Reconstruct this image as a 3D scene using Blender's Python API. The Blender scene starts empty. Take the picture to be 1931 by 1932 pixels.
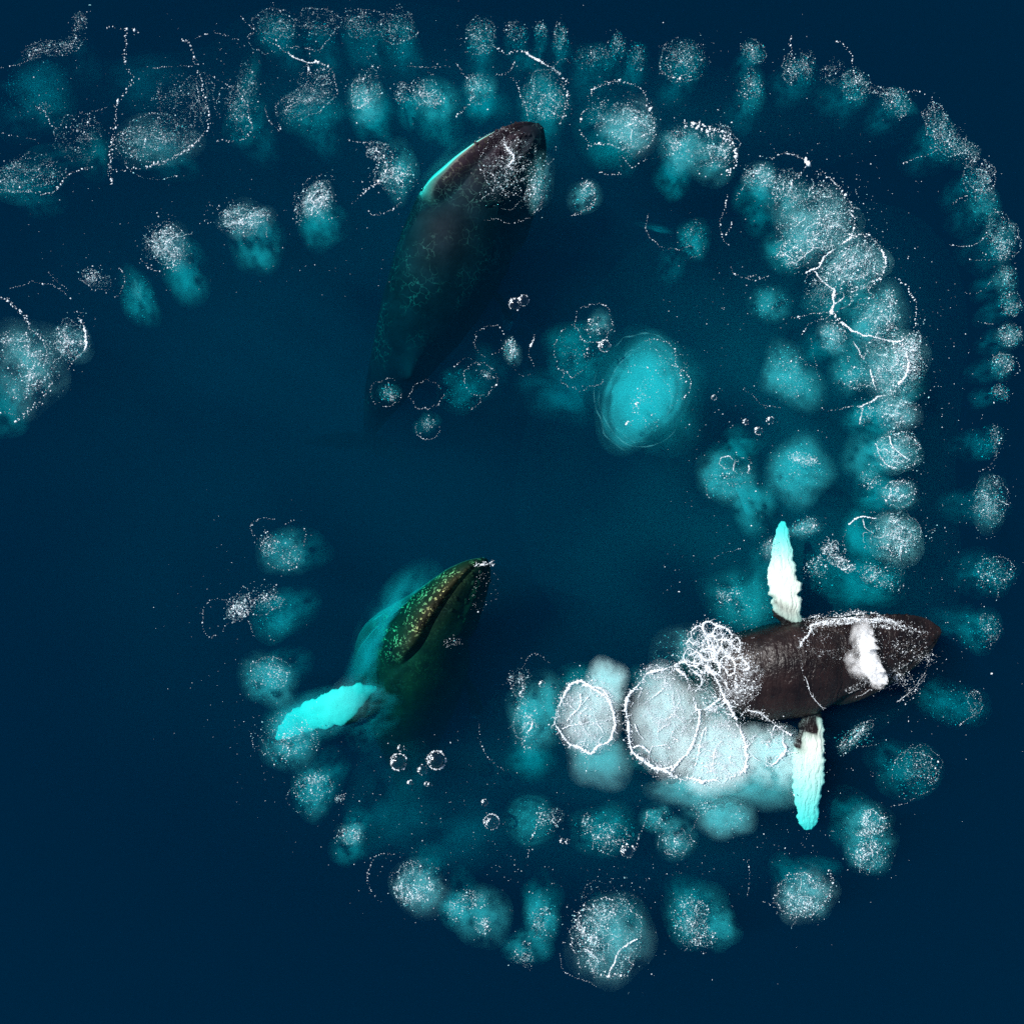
import bpy, bmesh, math
import numpy as np
from mathutils import Vector
from mathutils.bvhtree import BVHTree

S = bpy.context.scene
COL = S.collection

# ------------------------------------------------------------------ camera, sky, sun, exposure
H = 26.0            # height of the drone above the water, metres
HW = 17.0           # half of the width of water seen at the surface
cam = bpy.data.objects.new('camera', bpy.data.cameras.new('camera'))
COL.objects.link(cam)
S.camera = cam
cam.location = (0, 0, H)
cam.data.sensor_width = 36
cam.data.lens = 36 / (2 * HW / H)
cam.data.clip_end = 6000

SUN = Vector((-0.60, 0.30, 0.74)).normalized()
world = bpy.data.worlds.new('World')
S.world = world
world.use_nodes = True
wn = world.node_tree
sky = wn.nodes.new('ShaderNodeTexSky')
sky.sky_type = 'NISHITA'
sky.sun_disc = False
sky.sun_elevation = math.asin(SUN.z)
sky.sun_rotation = math.atan2(SUN.x, SUN.y)
wn.links.new(sky.outputs[0], wn.nodes['Background'].inputs[0])
wn.nodes['Background'].inputs[1].default_value = 0.08
sl = bpy.data.lights.new('sun', 'SUN')
sl.energy = 4.6
sl.angle = math.radians(0.5)
sl.color = (1.0, 0.985, 0.955)
so = bpy.data.objects.new('sun', sl)
COL.objects.link(so)
so.rotation_euler = SUN.to_track_quat('Z', 'Y').to_euler()

S.view_settings.view_transform = 'Standard'
S.view_settings.look = 'None'
S.view_settings.exposure = 0.4
S.view_settings.gamma = 1
S.view_settings.use_curve_mapping = False
S.render.engine = 'CYCLES'
cy = S.cycles
cy.use_denoising = False
cy.max_bounces = 10
cy.volume_bounces = 6
cy.transparent_max_bounces = 24
cy.sample_clamp_indirect = 6.0


# ------------------------------------------------------------------ helpers
def at(px, py, z=0.0):
    """A point of the photograph (1931 px wide) laid down on the level z."""
    k = HW / 965.5 * (H - z) / H
    return np.array([(px - 965.5) * k, -(py - 966.0) * k, z])


M = HW / 965.5        # metres per photograph pixel at the water surface


def new_mat(name):
    m = bpy.data.materials.new(name)
    m.use_nodes = True
    m.node_tree.nodes.clear()
    return m, m.node_tree.nodes, m.node_tree.links


def volume_mat(name, scatter, density, absorb=None, g=0.0):
    m, n, l = new_mat(name)
    out = n.new('ShaderNodeOutputMaterial')
    s = n.new('ShaderNodeVolumeScatter')
    s.inputs['Color'].default_value = (*scatter, 1)
    s.inputs['Density'].default_value = density
    s.inputs['Anisotropy'].default_value = g
    if absorb:
        am = max(absorb)
        a = n.new('ShaderNodeVolumeAbsorption')
        a.inputs['Color'].default_value = (*[1 - q / am for q in absorb], 1)
        a.inputs['Density'].default_value = am
        ad = n.new('ShaderNodeAddShader')
        l.new(s.outputs[0], ad.inputs[0])
        l.new(a.outputs[0], ad.inputs[1])
        l.new(ad.outputs[0], out.inputs['Volume'])
    else:
        l.new(s.outputs[0], out.inputs['Volume'])
    return m


def raw_mesh(name, v, faces, mat, smooth=False):
    """v: (n,3) array; faces: list of (m,k) int arrays."""
    me = bpy.data.meshes.new(name)
    v = np.asarray(v, dtype=np.float32)
    me.vertices.add(len(v))
    me.vertices.foreach_set('co', v.ravel())
    loops = np.concatenate([f.ravel() for f in faces]).astype(np.int32)
    sizes = np.concatenate([np.full(len(f), f.shape[1], np.int32) for f in faces])
    starts = np.concatenate([[0], np.cumsum(sizes)[:-1]]).astype(np.int32)
    me.loops.add(len(loops))
    me.loops.foreach_set('vertex_index', loops)
    me.polygons.add(len(sizes))
    me.polygons.foreach_set('loop_start', starts)
    me.polygons.foreach_set('loop_total', sizes)
    if smooth:
        me.polygons.foreach_set('use_smooth', np.ones(len(sizes), dtype=bool))
    me.update(calc_edges=True)
    if mat:
        me.materials.append(mat)
    return me


def link(name, me, parent=None):
    o = bpy.data.objects.new(name, me)
    COL.objects.link(o)
    if parent is not None:
        o.parent = parent
    return o


def thing(name, label, cat, loc, group=None):
    o = bpy.data.objects.new(name, None)
    o.empty_display_size = 0.3
    COL.objects.link(o)
    o.location = tuple(float(c) for c in loc)
    o['label'] = label
    o['category'] = cat
    if group:
        o['group'] = group
    return o


def spline(pts, n):
    """Catmull-Rom through pts, n points evenly spaced along it."""
    p = np.asarray(pts, float)
    if len(p) == 2:
        d = p
    else:
        e = np.vstack([2 * p[0] - p[1], p, 2 * p[-1] - p[-2]])
        out = []
        for i in range(len(p) - 1):
            a, b, c, d_ = e[i:i + 4]
            for t in np.linspace(0, 1, 24, endpoint=False):
                out.append(.5 * ((2 * b) + (c - a) * t + (2 * a - 5 * b + 4 * c - d_) * t * t + (3 * b - a - 3 * c + d_) * t ** 3))
        out.append(p[-1])
        d = np.array(out)
    seg = np.linalg.norm(np.diff(d, axis=0), axis=1)
    cum = np.concatenate([[0], np.cumsum(seg)])
    s = np.linspace(0, cum[-1], n)
    return np.stack([np.interp(s, cum, d[:, k]) for k in range(d.shape[1])], 1), cum[-1]


def waves(rng, k=14, f0=1.0, f1=6.0):
    """A cheap smooth random field in the plane, about -1..1."""
    fr = np.exp(rng.uniform(math.log(f0), math.log(f1), k))
    an = rng.uniform(0, 2 * math.pi, k)
    ph = rng.uniform(0, 2 * math.pi, k)
    am = fr ** -0.7
    am /= math.sqrt((am ** 2).sum() / 2)

    def f(x, y):
        x = np.asarray(x)[..., None]
        y = np.asarray(y)[..., None]
        return (np.sin((x * np.cos(an) + y * np.sin(an)) * fr * 2 * math.pi + ph) * am).sum(-1) * .5
    return f


# ------------------------------------------------------------------ the sea
WATER = dict(scatter=(0.004, 0.096, 0.198), density=0.10, absorb=(1.9, 0.155, 0.118))
water_m = volume_mat('sea water', WATER['scatter'], WATER['density'], WATER['absorb'])
B = 1500.0
v = np.array([(x, y, z) for z in (-40, 0) for x, y in ((-B, -B), (B, -B), (B, B), (-B, B))])
f = np.array([(3, 2, 1, 0), (4, 5, 6, 7), (0, 1, 5, 4), (1, 2, 6, 5), (2, 3, 7, 6), (3, 0, 4, 7)])
o = link('water', raw_mesh('water', v, [f], water_m))
o['kind'] = 'structure'
m, n, l = new_mat('dark depth')
b = n.new('ShaderNodeBsdfPrincipled')
b.inputs['Base Color'].default_value = (.008, .016, .025, 1)
b.inputs['Roughness'].default_value = 1
l.new(b.outputs[0], n.new('ShaderNodeOutputMaterial').inputs[0])
b2 = B - 1
o = link('depth_sheet', raw_mesh('depth_sheet', np.array([(-b2, -b2, -39), (b2, -b2, -39), (b2, b2, -39), (-b2, b2, -39)]), [np.array([(0, 1, 2, 3)])], m))  # opaque dark sheet added to stand for water too deep to see into
o['kind'] = 'structure'

# ------------------------------------------------------------------ materials
bubbly = volume_mat('bubble filled water', (.985, .99, 1.0), 2.0, g=-.1)
froth_m = volume_mat('dense froth', (.99, .995, 1.0), 8.0, g=-.42)
veil_m = volume_mat('added glow veil', (.80, .92, 1.0), .040)  # thin scatter added to brighten the water inside the spiral
mist_m = volume_mat('spray mist', (.995, .995, .995), 3.8, g=-.35)

foam_m, n, l = new_mat('foam')
b = n.new('ShaderNodeBsdfPrincipled')
b.inputs['Base Color'].default_value = (.80, .85, .88, 1)
b.inputs['Roughness'].default_value = .35
b.inputs['Specular IOR Level'].default_value = .4
l.new(b.outputs[0], n.new('ShaderNodeOutputMaterial').inputs[0])

glass_m, n, l = new_mat('bubble film')
t = n.new('ShaderNodeBsdfTransparent')
g = n.new('ShaderNodeBsdfGlossy')
g.inputs['Roughness'].default_value = .08
fr = n.new('ShaderNodeFresnel')
fr.inputs['IOR'].default_value = 1.45
mx = n.new('ShaderNodeMixShader')
l.new(fr.outputs[0], mx.inputs[0])
l.new(t.outputs[0], mx.inputs[1])
l.new(g.outputs[0], mx.inputs[2])
l.new(mx.outputs[0], n.new('ShaderNodeOutputMaterial').inputs[0])


def skin_material(name, spots, scar, tone=1.0, folds=0.0, wet=True, c0=(.013, .008, .011), c1=(.046, .026, .030)):
    """Whale hide. Vertex attributes: pale (white pigment), knob (head knobs), pleat."""
    m, n, l = new_mat(name)
    tc = n.new('ShaderNodeTexCoord')
    b = n.new('ShaderNodeBsdfPrincipled')
    out = n.new('ShaderNodeOutputMaterial')
    n1 = n.new('ShaderNodeTexNoise')
    n1.inputs['Scale'].default_value = 1.3
    n1.inputs['Detail'].default_value = 9
    n1.inputs['Roughness'].default_value = .62
    l.new(tc.outputs['Object'], n1.inputs['Vector'])
    r1 = n.new('ShaderNodeValToRGB')
    r1.color_ramp.elements[0].color = (*[q * tone for q in c0], 1)
    r1.color_ramp.elements[0].position = .35
    r1.color_ramp.elements[1].color = (*[q * tone for q in c1], 1)
    r1.color_ramp.elements[1].position = .7
    l.new(n1.outputs['Fac'], r1.inputs['Fac'])
    # fine web of scars and scratches
    v1 = n.new('ShaderNodeTexVoronoi')
    v1.feature = 'DISTANCE_TO_EDGE'
    v1.inputs['Scale'].default_value = 3.0
    wp = n.new('ShaderNodeVectorMath')
    wp.operation = 'MULTIPLY_ADD'
    wn_ = n.new('ShaderNodeTexNoise')
    wn_.inputs['Scale'].default_value = 2.5
    wn_.inputs['Detail'].default_value = 4
    l.new(tc.outputs['Object'], wn_.inputs['Vector'])
    l.new(wn_.outputs['Color'], wp.inputs[0])
    wp.inputs[1].default_value = (.8, .8, .8)
    l.new(tc.outputs['Object'], wp.inputs[2])
    l.new(wp.outputs[0], v1.inputs['Vector'])
    r2 = n.new('ShaderNodeValToRGB')
    r2.color_ramp.elements[0].color = (1, 1, 1, 1)
    r2.color_ramp.elements[0].position = .0
    r2.color_ramp.elements[1].color = (0, 0, 0, 1)
    r2.color_ramp.elements[1].position = .035
    l.new(v1.outputs['Distance'], r2.inputs['Fac'])
    n3 = n.new('ShaderNodeTexNoise')
    n3.inputs['Scale'].default_value = .9
    n3.inputs['Detail'].default_value = 3
    l.new(tc.outputs['Object'], n3.inputs['Vector'])
    r3 = n.new('ShaderNodeValToRGB')
    r3.color_ramp.elements[0].position = .45
    r3.color_ramp.elements[1].position = .62
    l.new(n3.outputs['Fac'], r3.inputs['Fac'])
    mm = n.new('ShaderNodeMath')
    mm.operation = 'MULTIPLY'
    l.new(r2.outputs['Color'], mm.inputs[0])
    l.new(r3.outputs['Color'], mm.inputs[1])
    m2 = n.new('ShaderNodeMath')
    m2.operation = 'MULTIPLY'
    l.new(mm.outputs[0], m2.inputs[0])
    m2.inputs[1].default_value = scar
    c1 = n.new('ShaderNodeMix')
    c1.data_type = 'RGBA'
    l.new(m2.outputs[0], c1.inputs[0])
    l.new(r1.outputs['Color'], c1.inputs[6])
    c1.inputs[7].default_value = (.17, .15, .13, 1)
    # pale pigment with ragged edge
    at_ = n.new('ShaderNodeAttribute')
    at_.attribute_name = 'pale'
    n4 = n.new('ShaderNodeTexNoise')
    n4.inputs['Scale'].default_value = 3.5
    n4.inputs['Detail'].default_value = 6
    l.new(tc.outputs['Object'], n4.inputs['Vector'])
    ad = n.new('ShaderNodeMath')
    ad.operation = 'MULTIPLY_ADD'
    l.new(n4.outputs['Fac'], ad.inputs[0])
    ad.inputs[1].default_value = .55
    l.new(at_.outputs['Fac'], ad.inputs[2])
    r4 = n.new('ShaderNodeValToRGB')
    r4.color_ramp.elements[0].position = .62
    r4.color_ramp.elements[1].position = .76
    l.new(ad.outputs[0], r4.inputs['Fac'])
    c2 = n.new('ShaderNodeMix')
    c2.data_type = 'RGBA'
    mp4 = n.new('ShaderNodeMath')
    mp4.operation = 'MULTIPLY'
    mp4.use_clamp = True
    l.new(r4.outputs['Color'], mp4.inputs[0])
    l.new(at_.outputs['Fac'], mp4.inputs[1])
    l.new(mp4.outputs[0], c2.inputs[0])
    l.new(c1.outputs[2], c2.inputs[6])
    c2.inputs[7].default_value = (.66, .76, .66, 1)
    at3 = n.new('ShaderNodeAttribute')
    at3.attribute_name = 'throat'
    c4 = n.new('ShaderNodeMix')
    c4.data_type = 'RGBA'
    l.new(at3.outputs['Fac'], c4.inputs[0])
    l.new(c2.outputs[2], c4.inputs[6])
    c4.inputs[7].default_value = (.72, .76, .62, 1)
    c2 = c4
    # yellow-green spots and rings left by barnacles
    at2 = n.new('ShaderNodeAttribute')
    at2.attribute_name = 'spot'
    v2 = n.new('ShaderNodeTexVoronoi')
    v2.inputs['Scale'].default_value = 8.5
    l.new(wp.outputs[0], v2.inputs['Vector'])
    r5 = n.new('ShaderNodeValToRGB')
    e = r5.color_ramp.elements
    e[0].position = .16
    e[0].color = (0, 0, 0, 1)
    e[1].position = .22
    e[1].color = (1, 1, 1, 1)
    e2 = e.new(.31)
    e2.color = (1, 1, 1, 1)
    e3 = e.new(.36)
    e3.color = (0, 0, 0, 1)
    l.new(v2.outputs['Distance'], r5.inputs['Fac'])
    m5 = n.new('ShaderNodeMath')
    m5.operation = 'MULTIPLY'
    l.new(r5.outputs['Color'], m5.inputs[0])
    l.new(at2.outputs['Fac'], m5.inputs[1])
    n5 = n.new('ShaderNodeTexNoise')
    n5.inputs['Scale'].default_value = 2.2
    n5.inputs['Detail'].default_value = 3
    l.new(tc.outputs['Object'], n5.inputs['Vector'])
    r6 = n.new('ShaderNodeValToRGB')
    r6.color_ramp.elements[0].position = .42
    r6.color_ramp.elements[1].position = .56
    l.new(n5.outputs['Fac'], r6.inputs['Fac'])
    m6 = n.new('ShaderNodeMath')
    m6.operation = 'MULTIPLY'
    l.new(m5.outputs[0], m6.inputs[0])
    l.new(r6.outputs['Color'], m6.inputs[1])
    m7 = n.new('ShaderNodeMath')
    m7.operation = 'MULTIPLY'
    l.new(m6.outputs[0], m7.inputs[0])
    m7.inputs[1].default_value = spots
    c3 = n.new('ShaderNodeMix')
    c3.data_type = 'RGBA'
    l.new(m7.outputs[0], c3.inputs[0])
    l.new(c2.outputs[2], c3.inputs[6])
    c3.inputs[7].default_value = (.50, .52, .22, 1)
    l.new(c3.outputs[2], b.inputs['Base Color'])
    b.inputs['Roughness'].default_value = .33 if wet else .7
    b.inputs['Specular IOR Level'].default_value = .26 if wet else .08
    # skin relief: folds plus pores
    bp = n.new('ShaderNodeBump')
    bp.inputs['Strength'].default_value = .35
    bp.inputs['Distance'].default_value = .05
    n6 = n.new('ShaderNodeTexNoise')
    n6.inputs['Scale'].default_value = 6
    n6.inputs['Detail'].default_value = 8
    l.new(tc.outputs['Object'], n6.inputs['Vector'])
    if folds:
        mp = n.new('ShaderNodeMapping')
        mp.inputs['Scale'].default_value = (9, 1.1, 1.1)
        mp.inputs['Rotation'].default_value = (0, 0, .16)
        wa = n.new('ShaderNodeVectorMath')
        wa.operation = 'MULTIPLY_ADD'
        l.new(wn_.outputs['Color'], wa.inputs[0])
        wa.inputs[1].default_value = (.35, .35, .35)
        l.new(tc.outputs['Object'], wa.inputs[2])
        l.new(wa.outputs[0], mp.inputs['Vector'])
        n7 = n.new('ShaderNodeTexNoise')
        n7.inputs['Scale'].default_value = 1.0
        n7.inputs['Detail'].default_value = 5
        l.new(mp.outputs[0], n7.inputs['Vector'])
        mf = n.new('ShaderNodeMath')
        mf.operation = 'MULTIPLY_ADD'
        l.new(n7.outputs['Fac'], mf.inputs[0])
        mf.inputs[1].default_value = 2.2
        l.new(n6.outputs['Fac'], mf.inputs[2])
        l.new(mf.outputs[0], bp.inputs['Height'])
        bp.inputs['Strength'].default_value = .7
    else:
        l.new(n6.outputs['Fac'], bp.inputs['Height'])
    l.new(bp.outputs[0], b.inputs['Normal'])
    l.new(b.outputs[0], out.inputs[0])
    return m


eye_m, n, l = new_mat('eye')
b = n.new('ShaderNodeBsdfPrincipled')
b.inputs['Base Color'].default_value = (.006, .004, .004, 1)
b.inputs['Roughness'].default_value = .12
l.new(b.outputs[0], n.new('ShaderNodeOutputMaterial').inputs[0])


# ------------------------------------------------------------------ whales
#            s     w    top   bot
STATIONS = np.array([
    (0.000, .05, .04, .05), (.008, .26, .12, .20), (.03, .54, .22, .42), (.07, .82, .33, .74), (.12, 1.04, .44, 1.02),
    (.18, 1.24, .56, 1.28), (.24, 1.38, .72, 1.48), (.30, 1.44, .86, 1.60), (.38, 1.52, .98, 1.60), (.46, 1.50, 1.02, 1.48),
    (.55, 1.36, .98, 1.26), (.65, 1.08, .86, 1.0), (.75, .76, .68, .74), (.85, .47, .48, .50), (.93, .28, .30, .32), (1.0, .2, .18, .2)])


def smooth(a, b, x):
    t = np.clip((x - a) / (b - a), 0, 1)
    return t * t * (3 - 2 * t)


def loft(rings, cap=True):
    """rings: (n, k, 3) -> verts, faces of a closed tube."""
    nr, k, _ = rings.shape
    v = rings.reshape(-1, 3)
    i = np.arange(nr - 1)[:, None] * k
    j = np.arange(k)[None, :]
    jn = (j + 1) % k
    q = np.stack([i + j, i + jn, i + k + jn, i + k + j], -1).reshape(-1, 4)
    v = np.vstack([v, rings[0].mean(0), rings[-1].mean(0)])
    a, b = nr * k, nr * k + 1
    j = np.arange(k)
    c0 = np.stack([np.full(k, a), (j + 1) % k, j], 1)
    c1 = np.stack([np.full(k, b), (nr - 1) * k + j, (nr - 1) * k + (j + 1) % k], 1)
    return v, [q, np.vstack([c0, c1])]


def blade(center, chord, thick, across, n_up, k=20, knobs=0.0, seed=0, comb=0.0):
    """A flipper or fluke: center (n,3), chord and thick (n,), across and n_up (n,3) unit vectors."""
    rng = np.random.RandomState(seed)
    n = len(center)
    th = np.linspace(0, 2 * math.pi, k, endpoint=False)
    kn = 1 + knobs * np.abs(np.sin(np.linspace(0, 1, n) * math.pi * 7.0 + rng.rand()))
    rings = np.zeros((n, k, 3))
    lump_ = lambda: np.interp(np.linspace(0, 1, n), np.linspace(0, 1, 34), rng.normal(0, 1.1, 34))
    cb = 1 + comb * (rng.normal(0, 1, n) * .25 + lump_() + np.sin(np.linspace(0, 1, n) ** 1.2 * 97 + rng.rand() * 6) * .5)
    cb2 = 1 + comb * (rng.normal(0, 1, n) * .25 + lump_() + np.sin(np.linspace(0, 1, n) ** .9 * 113 + rng.rand() * 6) * .5)
    for j, a in enumerate(th):
        ca, sa = math.cos(a), math.sin(a)
        x = np.sign(ca) * abs(ca) ** .8 * chord * .5
        if ca > 0:
            x = x * kn * (1 + (cb - 1) * max(0, ca))
        else:
            x = x * (1 + (cb2 - 1) * -ca)
        z = sa * thick * .5 * (1.0 + .25 * ca)
        rings[:, j] = center + across * x[:, None] + n_up * z[:, None]
    return rings


def frames(p, roll):
    """Tangent, left and up along a path, turned about it by roll (radians, + lowers the right side... left side up)."""
    t = np.gradient(p, axis=0)
    t /= np.linalg.norm(t, axis=1)[:, None]
    z = np.array([0, 0, 1.0])
    lft = np.cross(z, -t)
    lft /= np.linalg.norm(lft, axis=1)[:, None]
    up = np.cross(-t, lft)
    c, s = math.cos(roll), math.sin(roll)
    return -t, lft * c + up * s, up * c - lft * s      # forward, left, up


WHALE_BVH = []


def make_whale(label, spine, roll, wscale, flippers, seed, pouch=0.0, pouch_at=.27, spots=0.0, scar=.5, pale_belly=1.0, folds=0.0, belly_s=(.33, .40), belly_phi=(1.75, 2.0), tone=1.0, throat=1.0, pleats=0.0, soft_w=.35, hide=((.013, .008, .011), (.046, .026, .030))):
    rng = np.random.RandomState(seed)
    NS, NA = 260, 168
    pts = [at(*q) for q in spine]
    p, L = spline(pts, NS)
    fwd, left, up = frames(p, math.radians(roll))
    # denser stations toward the head
    s = np.linspace(0, 1, NS)
    W = np.interp(s, STATIONS[:, 0], STATIONS[:, 1])
    T = np.interp(s, STATIONS[:, 0], STATIONS[:, 2])
    Bt = np.interp(s, STATIONS[:, 0], STATIONS[:, 3])
    ker = np.hanning(11)
    ker /= ker.sum()
    sm = lambda a: np.convolve(np.pad(a, 5, mode='edge'), ker, 'valid')
    W, T, Bt = (sm(a) * wscale for a in (W, T, Bt))
    Bt = Bt * (1 + pouch * np.exp(-((s - pouch_at) / .19) ** 2))
    phi = np.linspace(0, 2 * math.pi, NA, endpoint=False)
    SS, PH = np.meshgrid(s, phi, indexing='ij')
    ap = np.where(PH > math.pi, 2 * math.pi - PH, PH)          # 0 back .. pi belly
    sn, cs = np.sin(PH), np.cos(PH)
    head = 1 - smooth(.24, .34, SS)
    y = np.sign(sn) * np.abs(sn) ** .92
    z = np.where(cs > 0, np.sign(cs) * np.abs(cs) ** 1.05, np.sign(cs) * np.abs(cs) ** .95)
    # mouth line: from the snout along the side, dropping at the corner near the eye
    phm = 1.18 + .12 * np.sin(SS / .29 * math.pi) + .50 * smooth(.20, .33, SS)
    mouth = head * smooth(.0, .012, SS)
    upper = smooth(0.06, -0.06, ap - phm)
    rostrum = 1 - .22 * mouth * upper
    groove = 1 - .13 * mouth * np.exp(-((ap - phm) / .055) ** 2)
    lip = 1 + .05 * mouth * np.exp(-((ap - phm - .24) / .14) ** 2)
    bulge = 1 + pouch * .30 * np.exp(-((SS - pouch_at) / .18) ** 2) * smooth(1.2, 1.8, ap)
    rad = rostrum * groove * lip * bulge
    # throat pleats
    pl = smooth(1.75, 2.0, ap) * smooth(.01, .05, SS) * (1 - smooth(.44, .54, SS))
    rad = rad * (1 + .012 * pl * np.cos(ap * 44))
    # skin folds behind the head of the surfacing whale
    if folds:
        wv = waves(rng, 10, .3, 1.2)
        rad = rad + folds * .0045 * np.sin(SS * 420 + 3.0 * wv(SS * 6, PH)) * smooth(.28, .34, SS) * (1 - smooth(.5, .58, SS)) * smooth(.2, .6, ap)
    wv2 = waves(rng, 12, .4, 2.0)
    rad = rad * (1 + .012 * wv2(SS * 8, np.cos(PH) * 1.2))
    Y = y * W[:, None] * rad
    Z = z * np.where(cs > 0, T[:, None], Bt[:, None]) * rad
    # ridge down the middle of the upper jaw and a splash guard before the blowholes
    Z += .07 * wscale * np.exp(-(PH.clip(0, math.pi) * 0 + np.minimum(PH, 2 * math.pi - PH)) ** 2 / .012) * smooth(.02, .06, SS) * (1 - smooth(.13, .17, SS))
    Z += .12 * wscale * np.exp(-((SS - .185) / .022) ** 2) * np.exp(-np.minimum(PH, 2 * math.pi - PH) ** 2 / .05)
    # dorsal fin hump
    Z += .42 * wscale * np.exp(-((SS - .66) / .022) ** 2) * np.exp(-np.minimum(PH, 2 * math.pi - PH) ** 2 / .02)
    Z += .22 * wscale * np.exp(-((SS - .63) / .05) ** 2) * np.exp(-np.minimum(PH, 2 * math.pi - PH) ** 2 / .06)
    P = p[:, None, :] + left[:, None, :] * Y[..., None] + up[:, None, :] * Z[..., None]
    v, fc = loft(P)
    pale = smooth(belly_phi[0], belly_phi[1], ap) * (1 - smooth(belly_s[0], belly_s[1], SS)) * pale_belly
    stripe = smooth(.72, .96, np.cos(ap * 38)) * smooth(belly_phi[0] - .62, belly_phi[0] - .45, ap) * (1 - smooth(belly_phi[0], belly_phi[1], ap)) * smooth(.08, .14, SS) * (1 - smooth(belly_s[0], belly_s[1], SS))
    wv3 = waves(rng, 12, .5, 3.0)
    soft = smooth(belly_phi[0] - soft_w, belly_phi[1] + soft_w * .7, ap) * (1 - smooth(belly_s[0], belly_s[1], SS)) * throat * (.85 + .15 * np.cos(ap * 44))
    soft = np.concatenate([soft.ravel(), [0, 0]])
    pale = np.maximum(pale * pale_belly * (throat > .8), pleats * stripe * smooth(-.8, -.1, wv3(SS * 12, ap * 3)))
    spot = mouth * smooth(-.02, .25, ap - phm) * (1 - smooth(2.4, 2.9, ap)) + .06 * (1 - smooth(.28, .42, SS))
    mound = [(v, fc, np.concatenate([pale.ravel(), [0, 0]]), np.concatenate([spot.ravel(), [0, 0]]))]
    # flippers
    for k, fl in enumerate(flippers):
        c, _ = spline([at(q[0], q[1], q[2]) for q in fl['path']], 150)
        u = np.linspace(0, 1, 150)
        chord = np.interp(u, *zip(*fl['chord']))
        t = np.gradient(c, axis=0)
        t /= np.linalg.norm(t, axis=1)[:, None]
        nu = np.array(fl.get('normal', (0, 0, 1.0)))
        nu = nu / np.linalg.norm(nu)
        ac = np.cross(nu[None, :], t) * fl['lead']
        ac /= np.linalg.norm(ac, axis=1)[:, None]
        nn = np.cross(t, ac)
        rg = blade(c, chord, chord * fl.get('fat', .24) + .02, ac, nn, knobs=.12, seed=seed + k, comb=.075)
        vv, ff = loft(rg)
        UU = np.repeat(u, 20)
        th = np.tile(np.linspace(0, 2 * math.pi, 20, endpoint=False), 150)
        pa = smooth(fl['dark'] - .06, fl['dark'] + .22, UU + .13 * np.cos(th) + .05 * np.sin(th * 3 + UU * 30))
        mound.append((vv, ff, np.concatenate([pa, [0, 1]]), np.zeros(len(vv))))
    # flukes
    tp = p[-1]
    for sd in (1, -1):
        u = np.linspace(0, 1, 26)
        c = tp[None] + left[-1][None] * (sd * u * 2.1 * wscale)[:, None] - fwd[-1][None] * ((.15 + .75 * u ** 1.6) * wscale)[:, None]
        chord = np.interp(u, (0, .3, .7, 1), (1.0, 1.0, .62, .06)) * wscale
        rg = blade(c, chord, chord * .12 + .03, np.repeat(fwd[-1][None], 26, 0), np.repeat(up[-1][None], 26, 0), seed=seed + 5)
        vv, ff = loft(rg)
        mound.append((vv, ff, np.zeros(len(vv)), np.zeros(len(vv))))
    root_loc = p[int(NS * .35)]
    skin = skin_material('whale hide %d' % seed, spots, scar, tone, folds, folds > 0, *hide)
    objs = []
    for vv, ff, pa, sp in mound:
        me = raw_mesh('body', vv - root_loc, ff, skin, smooth=True)
        for nm, arr in (('pale', pa), ('spot', sp), ('throat', soft if len(pa) == len(soft) else np.zeros(len(pa)))):
            a = me.attributes.new(nm, 'FLOAT', 'POINT')
            a.data.foreach_set('value', np.asarray(arr, np.float32))
        objs.append(bpy.data.objects.new('body', me))
    for ob in objs:
        COL.objects.link(ob)
        bm = bmesh.new()
        bm.from_mesh(ob.data)
        bmesh.ops.remove_doubles(bm, verts=bm.verts, dist=.0004)
        bmesh.ops.dissolve_degenerate(bm, edges=bm.edges, dist=.0004)
        bmesh.ops.recalc_face_normals(bm, faces=bm.faces)
        if bm.calc_volume(signed=True) < 0:
            bmesh.ops.reverse_faces(bm, faces=bm.faces)
        print('vol', bm.calc_volume(signed=True), len(bm.faces))
        bm.to_mesh(ob.data)
        bm.free()
    body = objs[0]
    dg = bpy.context.evaluated_depsgraph_get()
    for ob in objs[1:]:                       # weld each flipper and fluke to the trunk
        before = len(body.data.vertices)
        for solver, own in (('MANIFOLD', False), ('EXACT', False), ('EXACT', True)):
            md = body.modifiers.new('join', 'BOOLEAN')
            md.operation = 'UNION'
            md.solver = solver
            md.object = ob
            if own:
                md.use_self = True
            dg.update()
            joined = bpy.data.meshes.new_from_object(body.evaluated_get(dg))
            body.modifiers.clear()
            print(solver, own, before, len(joined.vertices), len(ob.data.vertices))
            if len(joined.vertices) > before * .95:
                body.data = joined
                break
    joined = body.data
    if len(joined.vertices) < 1000:
        raise RuntimeError('whale join failed')
    for ob in objs:
        bpy.data.objects.remove(ob)
    joined.name = 'body'
    joined.polygons.foreach_set('use_smooth', np.ones(len(joined.polygons), dtype=bool))
    root = thing('humpback_whale', label, 'whale', root_loc, 'humpback whales feeding in the bubble spiral')
    link('body', joined, root)
    vv = np.zeros(len(joined.vertices) * 3, np.float32)
    joined.vertices.foreach_get('co', vv)
    vv = vv.reshape(-1, 3) + root_loc
    WHALE_BVH.append((BVHTree.FromPolygons([Vector(q) for q in vv.tolist()], [tuple(q.vertices) for q in joined.polygons]), vv[:, :2].min(0), vv[:, :2].max(0)))

    def on_skin(si, ph):
        i = min(NS - 1, max(0, int(si * (NS - 1))))
        j = int((ph % (2 * math.pi)) / (2 * math.pi) * NA) % NA
        q = P[i, j]
        nrm = q - p[i]
        nrm = nrm / np.linalg.norm(nrm)
        return q, nrm, i
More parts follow.
